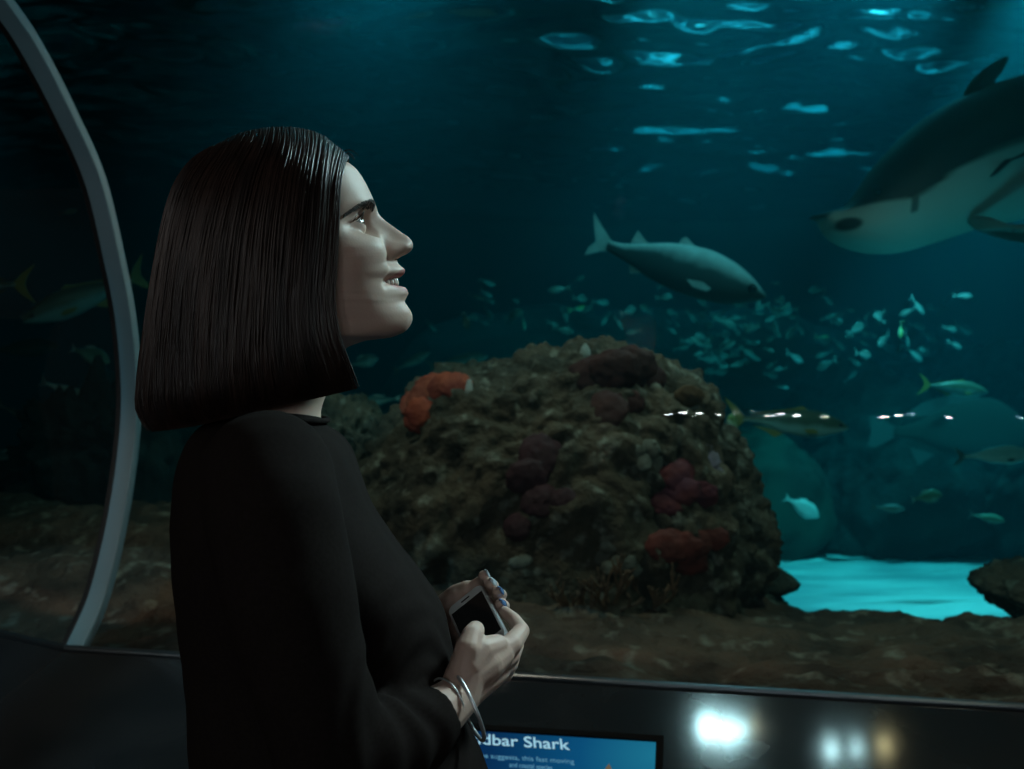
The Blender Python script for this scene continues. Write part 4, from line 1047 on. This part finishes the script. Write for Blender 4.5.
# fingernails: pale silver-blue polish on the left hand
m_nail = pmat('nail_polish', (.66, .78, .86), rough=.25, coat=.6); m_nail2 = pmat('nail_polish_blue', (.14, .28, .55), rough=.25, coat=.6)
def nail(tip, back, nrm, w, mat, ln=.012):
    d = (tip - back).normalized(); n = (nrm - d * nrm.dot(d)).normalized(); sdd = d.cross(n); v = []; f = []; nu, nv_ = 8, 6
    for j in range(nv_ + 1):
        q = j / nv_; ww = w * (1 - .75 * max(0, q - .5) ** 1.5 / .35)
        for i in range(nu + 1):
            a = (i / nu - .5) * 2.0
            v.append(tip + d * (ln * (q - .45)) + sdd * math.sin(a) * ww + n * (math.cos(a) * w * .9 + w * .12 - .0010 * q * 3 * 0))
    for j in range(nv_):
        for i in range(nu): a = j * (nu + 1) + i; f.append((a, a + 1, a + nu + 2, a + nu + 1))
    o = mesh('fingernail', v, f, mat); sm = o.modifiers.new('s', 'SOLIDIFY'); sm.thickness = .0006; return pa(o)
for i, (pts, r) in enumerate(Lf):
    tip, back = Bp(*pts[-1]), Bp(*pts[-2]); vdir = (EYE - tip).normalized()
    nail(tip, back, vdir + PZ * .4, r[-1] * 1.12, m_nail if i < 2 else m_nail2, .016 if i < 2 else .012)
nail(Bp(475.5, 630, -.068), Bp(472, 636, -.090), uz + PZ * .2, .0080, pmat('clear_nail', (.6, .45, .4), rough=.25), .010)

# ---- hair
def HL(px, py, e): q = Bp(px, py, -e / 1000.); r = q - O3; return (r.dot(PX), -r.dot(PY), r.dot(PZ))   # (forward, toward lens, up)
HAIR = [
 [(349,157,0),(318,134,0),(280,127.5,0),(240,134,0),(205,153,0)],
 [(347,160,30),(318,141,34),(280,135,38),(238,141,32),(199,158,0)],
 [(343,170,56),(316,155,62),(278,151,66),(228,159,52),(188,170,0)],
 [(339,190,70),(312,182,80),(270,180,84),(212,188,64),(174,196,0)],
 [(337,225,76),(308,225,87),(262,226,91),(200,232,68),(163,238,0)],
 [(335,262,78),(304,270,90),(258,275,94),(192,282,70),(155,285,0)],
 [(333,298,78),(302,308,91),(255,318,96),(188,328,72),(148,333,0)],
 [(338,333,78),(305,345,91),(254,356,96),(186,370,72),(142,377,0)],
 [(349,364,74),(313,376,88),(257,388,94),(188,402,72),(140,408,0)],
 [(358,387,66),(320,396,82),(262,408,88),(196,424,66),(150,430,0)],
]
HG = np.array([[HL(*p) for p in r] for r in HAIR])              # 10 x 5 x 3
sk5 = [0, .25, .5, .75, 1.0]; NRr = len(HAIR)
HGm = HG * np.array([1, -1, 1])                                 # other side, for the spline beyond the midline
def hsurf(s, v):
    """arrays s (0 front .. 1 back midline) and v (0 part .. 1 ends) -> points"""
    s, v = np.broadcast_arrays(np.asarray(s, float), np.asarray(v, float)); vv = v * (NRr - 1)
    i = np.clip(np.floor(vv), 0, NRr - 2).astype(int); f = (vv - i)[..., None]
    u = s * 4; a = np.clip(np.floor(u), 0, 3).astype(int); t = (u - a)[..., None]
    def row(j):
        j = np.clip(j, 0, NRr - 1); p1 = HG[j, a]; p2 = HG[j, a + 1]
        p0 = np.where((a > 0)[..., None], HG[j, np.maximum(a - 1, 0)], 2 * p1 - p2)
        p3 = np.where((a < 3)[..., None], HG[j, np.minimum(a + 2, 4)], HGm[j, 3])
        return .5 * ((2 * p1) + (-p0 + p2) * t + (2 * p0 - 5 * p1 + 4 * p2 - p3) * t * t + (-p0 + 3 * p1 - 3 * p2 + p3) * t ** 3)
    r0, r1, r2, r3 = row(i - 1), row(i), row(i + 1), row(i + 2)
    return .5 * ((2 * r1) + (-r0 + r2) * f + (2 * r0 - 5 * r1 + 4 * r2 - r3) * f * f + (-r0 + 3 * r1 - 3 * r2 + r3) * f ** 3)
nO, nX, nY, nZ = (np.array(v) for v in (O3, PX, PY, PZ))
def hworld(q, side): return nO + q[..., 0:1] * nX - q[..., 1:2] * side * nY + q[..., 2:3] * nZ
mb = MB(); ns_, nv_ = 40, 44
for side in (1, -1):
    gi, gj = np.meshgrid(np.arange(ns_ + 1) / ns_, np.arange(nv_ + 1) / nv_)
    q = hsurf(gi, gj); q[..., 1] = np.maximum(q[..., 1], 0) * .97; q[..., 0] = q[..., 0] * .985; q[..., 2] -= .0015
    v_ = hworld(q, side).reshape(-1, 3)
    f_ = [(j * (ns_ + 1) + i, j * (ns_ + 1) + i + 1, (j + 1) * (ns_ + 1) + i + 1, (j + 1) * (ns_ + 1) + i) for j in range(nv_) for i in range(ns_)]
    mb.add(v_, f_)
hr = np.random.default_rng(11)
def strands(side, s0, v0, v1, off, rad, ds, wob, n=26):
    k = len(s0); t = np.linspace(0, 1, n)[None, :]; ph = hr.uniform(0, 6.28, (k, 1)); c = lambda z: np.asarray(z, float).reshape(-1, 1)
    v = c(v0) + (c(v1) - c(v0)) * t; s = np.clip(c(s0) + c(ds) * t * t + c(wob) * np.sin(ph + t * 5), 0, 1)
    q = hsurf(s, v); nr = np.stack([q[..., 0] - HG[5][2][0], q[..., 1] * 1.2, (q[..., 2] - .02) * (v < .35)], -1); nr /= np.linalg.norm(nr, axis=-1, keepdims=True) + 1e-6
    q[..., 1] = np.maximum(q[..., 1], 0)
    q = q + nr * (c(off) * (.3 + .7 * np.minimum(1, t * 4)) + .0008 * np.sin(ph * 3 + t * 9))[..., None]
    P = hworld(q, side); rd = c(rad) * (.55 + .45 * np.minimum(1, t / .15)) * np.where(t < .8, 1, np.maximum(.15, (1 - t) / .2))
    T = np.gradient(P, axis=1); T /= np.linalg.norm(T, axis=-1, keepdims=True) + 1e-9
    up = np.where(np.abs(T[..., 2:3]) < .8, nZ, nX); A_ = up - T * (up * T).sum(-1, keepdims=True); A_ /= np.linalg.norm(A_, axis=-1, keepdims=True); B_ = np.cross(T, A_)
    # keep one frame along a strand where it turns from flat to hanging
    for j in range(1, n):
        a2 = A_[:, j - 1] - T[:, j] * (A_[:, j - 1] * T[:, j]).sum(-1, keepdims=True); A_[:, j] = a2 / np.linalg.norm(a2, axis=-1, keepdims=True); B_[:, j] = np.cross(T[:, j], A_[:, j])
    m = 5; an = np.arange(m) * 2 * PI / m
    W = P[:, :, None] + rd[..., None, None] * (A_[:, :, None] * np.cos(an)[:, None] + B_[:, :, None] * np.sin(an)[:, None])
    base = len(mb.v); mb.v += [tuple(x) for x in W.reshape(-1, 3)]
    i0 = (np.arange(k)[:, None, None] * n + np.arange(n - 1)[None, :, None]) * m + base; kx = np.arange(m)[None, None, :]; k2 = (kx + 1) % m
    F_ = np.stack([i0 + kx, i0 + k2, i0 + m + k2, i0 + m + kx], -1).reshape(-1, 4); mb.f += [tuple(x) for x in F_.tolist()]
U = hr.uniform
for side, cnt in ((1, 1500), (-1, 600)):
    strands(side, U(0, 1, cnt) ** .9, U(0, .05, cnt), U(.93, 1.012, cnt), U(-.001, .0032, cnt), U(.0005, .0012, cnt), U(-.03, .03, cnt), U(0, .008, cnt))
    strands(side, U(0, .03, 20), U(0, .1, 20), U(.8, 1.03, 20), U(-.001, .003, 20), [.00045] * 20, [0] * 20, [.006] * 20)
rw = random.Random(3)
for k in range(4):
    p0 = Bp(344 + rw.uniform(-4, 3), 153 + rw.uniform(-3, 5), rw.uniform(-.02, .02)); l_ = rw.uniform(.6, 1.2)
    mb.tube([p0 + PX * (.011 * q) * l_ + PZ * (.006 * q - .009 * q * q) for q in (0, .4, .8, 1.2)], [.0005, .0004, .0003, .0001], 4, cap=False)
hair = mb.build('hair', m_hair); pa(hair); hair['label'] = 'straight dark brown bob'

# ---- the black top: torso and sleeves fused into one garment
TR = [ # front px, back px, half width mm
 ((322,414),(224,407), 54), ((327,424),(212,418), 66), ((340,434),(196,432), 105), ((350,447),(188,450), 140), ((360,473),(183,480), 165), ((372,505),(181,515), 170),
 ((396,541),(180,550), 166), ((424,575),(181,585), 158), ((442,606),(183,620), 150), ((450,640),(188,655), 146), ((455,675),(192,690), 146), ((464,710),(194,730), 152), ((478,745),(199,770), 162), ((492,785),(198,815), 172), ((492,860),(188,880), 182), ((480,900),(190,910), 178)]
tk = list(range(len(TR))); tn = np.linspace(0, len(TR) - 1, 90)
g2 = lambda v: sinterp(tn, tk, v)
def pl(px, py): q = Bp(px, py); r = q - O3; return (r.dot(PX), r.dot(PZ))
fx, fz = g2([pl(*r[0])[0] for r in TR]), g2([pl(*r[0])[1] for r in TR]); bx_, bz_ = g2([pl(*r[1])[0] for r in TR]), g2([pl(*r[1])[1] for r in TR]); wt_ = g2([r[2] / 1000 for r in TR])
def loft_torso(fx, fz, bx_, bz_, w, nth=64, pw=.78):
    V = []; Fc = []
    for i in range(len(fx)):
        for k in range(nth):
            a = 2 * PI * k / nth; c_, s_ = math.cos(a), math.sin(a)
            x = (fx[i] + bx_[i]) / 2 + (fx[i] - bx_[i]) / 2 * math.copysign(abs(c_) ** pw, c_); z = (fz[i] + bz_[i]) / 2 + (fz[i] - bz_[i]) / 2 * c_
            sag = -.030 * abs(s_) ** 2 * (1 if 1 < i / len(fx) * len(TR) < 4 else 0) * 0
            V.append(O3 + PX * float(x) + PY * float(w[i]) * math.copysign(abs(s_) ** pw, s_) + PZ * float(z + sag))
    for i in range(len(fx) - 1):
        for k in range(nth): k2 = (k + 1) % nth; Fc.append((i * nth + k, (i + 1) * nth + k, (i + 1) * nth + k2, i * nth + k2))
    Fc.append(tuple(range(nth))); Fc.append(tuple((len(fx) - 1) * nth + k for k in range(nth - 1, -1, -1)))
    return MB().add(V, Fc)
parts = [loft_torso(fx, fz, bx_, bz_, wt_)]
# right sleeve (toward the lens) and left sleeve
SR = [(Bp(268, 474, -.125), .056), (Bp(276, 520, -.160), .055), (Bp(292, 600, -.180), .051), (Bp(312, 690, -.190), .046), (Bp(330, 752, -.185), .045), (Bp(372, 750, -.165), .042), (Bp(404, 737, -.145), .036), (Bp(442, 716, -.121), .0295)]
parts += chain([p for p, _ in SR], [r for _, r in SR], .12)
SLv = [(Bp(268, 476, .125), .055), (Bp(280, 520, .160), .054), (Bp(300, 600, .180), .050), (Bp(335, 700, .180), .044), (Bp(385, 700, .150), .040), (Bp(410, 665, .125), .033), (Bp(428, 646, .106), .027)]
parts += chain([p for p, _ in SLv], [r for _, r in SLv])
me_top = fuse('blouse', parts, .0042, 8)
# open the cuffs is not needed: the hands pass through them; add soft folds
nrm_top = [v.normal.copy() for v in me_top.vertices]
for v, vn in zip(me_top.vertices, nrm_top):
    p = v.co; f1 = noise.noise(Vector((p.x * 14, p.y * 14, p.z * 9))) * .0022 + noise.noise(Vector((p.x * 30 + p.z * 16, p.y * 30, p.z * 26))) * .0012
    d = (p - SR[-2][0]).length
    if d < .16: f1 += .0024 * math.sin((p - SR[-1][0]).length * 210 + noise.noise(p * 20) * 3) * max(0, 1 - d / .16)
    v.co = p + vn * f1
m_top = pmat('black_knit', (.0125, .0100, .0090), rough=.95, spec=.04, col2=(.0155, .0125, .0115), scale=300, bump=.15, bscale=900, bdist=.001, sheen=.0)
top = bpy.data.objects.new('blouse', me_top); link(top); me_top.materials.clear(); me_top.materials.append(m_top); pa(top); top['label'] = 'black long-sleeved top'
# neckline and cuff hems
mbn = MB(); ringp = []
for k in range(61):
    a = 2 * PI * k / 60; c_, s_ = math.cos(a), math.sin(a); i = 6
    x = (fx[i] + bx_[i]) / 2 + (fx[i] - bx_[i]) / 2 * math.copysign(abs(c_) ** .8, c_) * 1.01; z = (fz[i] + bz_[i]) / 2 + (fz[i] - bz_[i]) / 2 * c_ + .004
    ringp.append(O3 + PX * float(x) + PY * float(wt_[i]) * 1.03 * math.copysign(abs(s_) ** .8, s_) + PZ * float(z))
mbn.tube(ringp, .0028, 8, cap=False); pa(mbn.build('collar_band', m_top))
def ring_around(c, ax, r, tube_r, name, mat, ell=1.0, up=None, arc=2 * PI, a0=0, n=60):
    ax = Vector(ax).normalized(); u = Vector((0, 0, 1)); u = (u - ax * u.dot(ax)).normalized(); w = ax.cross(u); mb = MB()
    mb.tube([c + u * math.cos(a0 + arc * k / n) * r * ell + w * math.sin(a0 + arc * k / n) * r for k in range(n + 1)], tube_r, 8, cap=arc < 6.2); return pa(mb.build(name, mat))
ax_arm = (SR[-1][0] - SR[-2][0])
# bangle and chain on the right wrist
m_silver_j = pmat('silver_jewellery', (.80, .84, .86), rough=.34, metal=.8)
ba = (Bp(474, 672, -.09) - Bp(452, 704, -.112)).normalized(); bc = Bp(463, 699, -.103)
ring_around(bc + Vector((.004, 0, -.006)), (ba + PX * .9 + Vector((0, -.3, 0))).normalized(), .0325, .0019, 'bangle', m_silver_j)['label'] = 'silver bangle on the right wrist'
ch = ring_around(Bp(447, 703, -.112), ax_arm, .0225, .0009, 'chain_bracelet', m_silver_j); ch['label'] = 'thin silver chain bracelet'
# trousers and shoes down to the floor (below the picture)
m_tr = pmat('black_trousers', (.010, .009, .0085), rough=.8, col2=(.013, .012, .011), scale=50)
hipz = O3.z + float(fz[-1]); lg_ = []
hipc = Vector((O3.x + .03, O3.y, 0)) 
midx = (float(fx[-1]) + float(bx_[-1])) / 2
for s in (-1, 1):
    h0 = O3 + PX * midx + PY * (s * .085); h0.z = hipz + .06
    kn = O3 + PX * (midx + .02) + PY * (s * .09); kn.z = .47; an = O3 + PX * (midx - .02) + PY * (s * .09); an.z = .09
    lg_ += chain([h0, kn, an], [.10, .062, .045])
lg_.append(ellips(O3 + PX * midx + PZ * (hipz - .0 - O3.z), (.13, .165, .14)))
me_t = fuse('trousers', lg_, .008, 6, m_tr); me_t.materials.clear(); me_t.materials.append(m_tr); o = bpy.data.objects.new('trousers', me_t); link(o); pa(o)
m_shoe = pmat('black_shoes', (.012, .012, .012), rough=.4)
for s in (-1, 1):
    c0 = O3 + PX * (midx - .03) + PY * (s * .09); c1_ = c0 + PX * .17; c0.z = .045; c1_.z = .032
    up_ = c0.copy(); up_.z = .09
    me_s = fuse('shoe', chain([c0, c1_], [.042, .034]) + chain([c0, up_], [.040, .042]), .006, 5, m_shoe); 
    for v in me_s.vertices: v.co.z = max(v.co.z, .002)
    o = bpy.data.objects.new('shoe', me_s); link(o); pa(o)

# ---- phone (held in both hands: a thing of its own)
ph = empty('smartphone', PC); ph.rotation_euler = Matrix((ux, uy, uz)).transposed().to_euler()
tag(ph, 'white smartphone with a dark screen held in the woman\'s hands', 'phone')
def rrect(w, h, r, n=6):
    P = []
    for cx, cy, a0 in ((w/2-r, h/2-r, 0), (-w/2+r, h/2-r, PI/2), (-w/2+r, -h/2+r, PI), (w/2-r, -h/2+r, 1.5*PI)):
        for k in range(n + 1): a = a0 + PI / 2 * k / n; P.append((cx + r * math.cos(a), cy + r * math.sin(a)))
    return P
def slab(name, w, h, r, z0, z1, mat, parent, loc=(0, 0), bev=0):
    P = rrect(w, h, r); n = len(P)
    o = mesh(name, [(x + loc[0], y + loc[1], z0) for x, y in P] + [(x + loc[0], y + loc[1], z1) for x, y in P], [tuple(range(n - 1, -1, -1)), tuple(range(n, 2 * n))] + [(i, (i + 1) % n, n + (i + 1) % n, n + i) for i in range(n)], mat, parent, smooth=False)
    if bev: b_ = o.modifiers.new('b', 'BEVEL'); b_.width = bev; b_.segments = 3; b_.limit_method = 'ANGLE'
    return o
m_alu = pmat('phone_aluminium', (.62, .64, .66), rough=.3, metal=.8); m_wh = pmat('phone_white_glass', (.66, .70, .70), rough=.12); m_scrn = pmat('phone_screen_glass', (.006, .007, .008), rough=.07, coat=1)
slab('casing', Wn, Ln, .008, -PTH, 0, m_alu, ph, bev=.0012)
slab('front_plate', Wn - .0022, Ln - .0022, .0072, 0, .0006, m_wh, ph)
slab('screen', Wn - .006, Ln * .725, .0005, .0006, .0009, m_scrn, ph)
slab('home_button', .0105, .0105, .00524, .0006, .0011, pmat('button_ring', (.5, .53, .55), rough=.3), ph, (0, -Ln * .432))
slab('earpiece', .011, .0016, .0007, .0006, .0010, m_scrn, ph, (0, Ln * .425))
MB().box((Wn / 2 - .012, Ln / 2 + .0002, -PTH / 2), (.010, .001, .003)).build('power_button', m_alu, ph)
# ================================================================= LIGHT IN THE TUNNEL
w = bpy.data.worlds.new('world'); scene.world = w; w.use_nodes = True
bg = w.node_tree.nodes['Background']; bg.inputs[0].default_value = (1.0, .86, .74, 1); bg.inputs[1].default_value = .020
# unseen key spots added for the visitor's face and hands
lamp('visitor_key', 'SPOT', (2.0, 2.35, 3.3), (-.12, .93, 1.56), 345, (.80, .98, 1), spot_size=math.radians(13), spot_blend=.6, shadow_soft_size=.2)
lamp('visitor_key', 'SPOT', (1.6, 2.1, 3.2), (-.02, .88, 1.13), 240, (.80, .98, 1), spot_size=math.radians(11), spot_blend=.7, shadow_soft_size=.2)
for x_ in (-.5, 1.4): lamp('reef_fill', 'SPOT', (x_, 2.15, 2.9), (x_ * .6 + .1, 3.1, .95), 34, (1, .76, .57), spot_size=math.radians(120), spot_blend=1, shadow_soft_size=.06)  # unseen warm fill spots added to brighten the boulder and ledge
lamp('joint_fill', 'SPOT', (-1.25, 1.1, 2.9), (-1.1, 2.0, 1.5), 36, (.3, .8, 1), spot_size=math.radians(70), spot_blend=.8, shadow_soft_size=.03)  # unseen teal fill added to brighten the window joint
# warm fill spot added behind the visitor to lift the dark near side
lamp('walkway_fill', 'SPOT', (-2.65, -.4, 2.4), (-.2, .9, 1.2), 21, (1, .92, .86), spot_size=math.radians(100), spot_blend=1, shadow_soft_size=.05)

# small lamps of the walkway, seen mirrored in the curved pane, and the lamps mirrored in the counter
m_hous = pmat('lamp_housing', (.02, .02, .022), rough=.4, metal=.5)
def lamp_thing(loc, direc, r, mat, label, group=None):
    d = Vector(direc).normalized(); t = empty('lamp', loc); t.rotation_euler = d.to_track_quat('Z', 'Y').to_euler()
    tag(t, label, 'lamp', group)
    mb = MB().tube([(0, 0, -.10), (0, 0, -.07), (0, 0, -.002)], [r * .7, r * 1.25, r * 1.3], 16); mb.build('housing', m_hous, t)
    MB().tube([(0, 0, -.001), (0, 0, .006), (0, 0, .010)], [r, r * .9, r * .3], 16).build('bulb', mat, t)
    return t
def pane_hit(px, py):
    o_ = EYE; d = ray(px, py).normalized(); best = None
    du = d.dot(NN); on = (o_ - CORNER).dot(NN)
    for i in range(len(prof) - 1):
        (n0, z0), (n1, z1) = prof[i], prof[i + 1]
        den = du * (z1 - z0) - d.z * (n1 - n0)
        if abs(den) < 1e-12: continue
        t = ((n0 - on) * (z1 - z0) - (z0 - o_.z) * (n1 - n0)) / den
        if t <= 0: continue
        f = ((o_.z + d.z * t) - z0) / (z1 - z0) if abs(z1 - z0) > 1e-9 else 0
        if 0 <= f <= 1 and (best is None or t < best[0]):
            def nrm(j): a, b = prof[max(j - 1, 0)], prof[min(j + 1, len(prof) - 1)]; v = Vector((b[0] - a[0], b[1] - a[1])).normalized(); return Vector((-v[1], v[0]))
            nn = (nrm(i) * (1 - f) + nrm(i + 1) * f).normalized(); best = (t, NN * nn[0] + Vector((0, 0, nn[1])))
    t, n = best; return o_ + d * t, n, d
m_b1 = emat('small_bulb', (.92, .98, 1), 110); m_b2 = emat('tank_bulb', (.8, .97, 1), 130); m_b3 = emat('warm_bulb', (1, .62, .3), 80)
for i, (x, y, r) in enumerate([(669, 415, .010), (683, 412.5, .016), (699, 413, .012), (693, 416, .008), (719, 414.5, .010), (737, 413, .009), (752, 411.5, .010), (770, 416, .013), (781, 414, .014), (797, 415.5, .014), (823, 417, .010),
                              (884, 417, .014), (898, 415.5, .013), (911, 414, .009), (949, 417, .010), (1021, 418, .009)]):
    P_, n, d = pane_hit(x, y); r_ = d - n * 2 * d.dot(n); 
    t = (-2.6 - P_.y) / r_.y; loc = P_ + r_ * t
    lamp_thing(loc, -r_, r * 2.2, m_b1, 'small ceiling lamp of the walkway mirrored as a white dash in the window', 'small walkway lamps')
def counter_lamp(x, y, dist, r, mat, label):
    P_, n = ctop(x, y); d = ray(x, y).normalized(); r_ = d - n * 2 * d.dot(n); lamp_thing(P_ + r_ * dist, -r_, r, mat, label)
counter_lamp(727, 745, 2.3, .034, m_b2, 'lamp mirrored as the lower lobe of the biggest bright glow on the counter')
counter_lamp(708, 741, 2.3, .040, m_b2, 'large lamp whose reflection makes the biggest bright glow on the counter beside the screen')
counter_lamp(741, 744, 2.3, .022, m_b2, 'lamp whose reflection is the small glow touching the biggest one on the counter')
counter_lamp(754, 740, 2.3, .012, m_b3, 'warm lamp mirrored faintly in the counter beside the biggest glow')
counter_lamp(832, 764, 2.3, .020, m_b2, 'lamp mirrored low in the counter, middle one of the reflected glows')
counter_lamp(857, 763, 2.3, .016, m_b2, 'small cool lamp mirrored in the counter between two larger glows')
counter_lamp(885, 760, 2.3, .018, m_b3, 'warm lamp mirrored in the counter furthest from the screen')
cam.dof.use_dof = True; cam.dof.focus_distance = .95; cam.dof.aperture_fstop = 7.0

vs_ = scene.view_settings; vs_.view_transform = 'Standard'; vs_.look = 'None'; vs_.exposure = 0; vs_.gamma = 1; vs_.use_curve_mapping = False
c = scene.cycles
c.max_bounces = 6; c.diffuse_bounces = 2; c.glossy_bounces = 3; c.transmission_bounces = 4; c.volume_bounces = 0; c.transparent_max_bounces = 12
c.sample_clamp_indirect = 2.0; c.sample_clamp_direct = 0; c.caustics_reflective = False; c.caustics_refractive = False
c.use_denoising = True
try: c.denoiser = 'OPENIMAGEDENOISE'
except Exception: pass
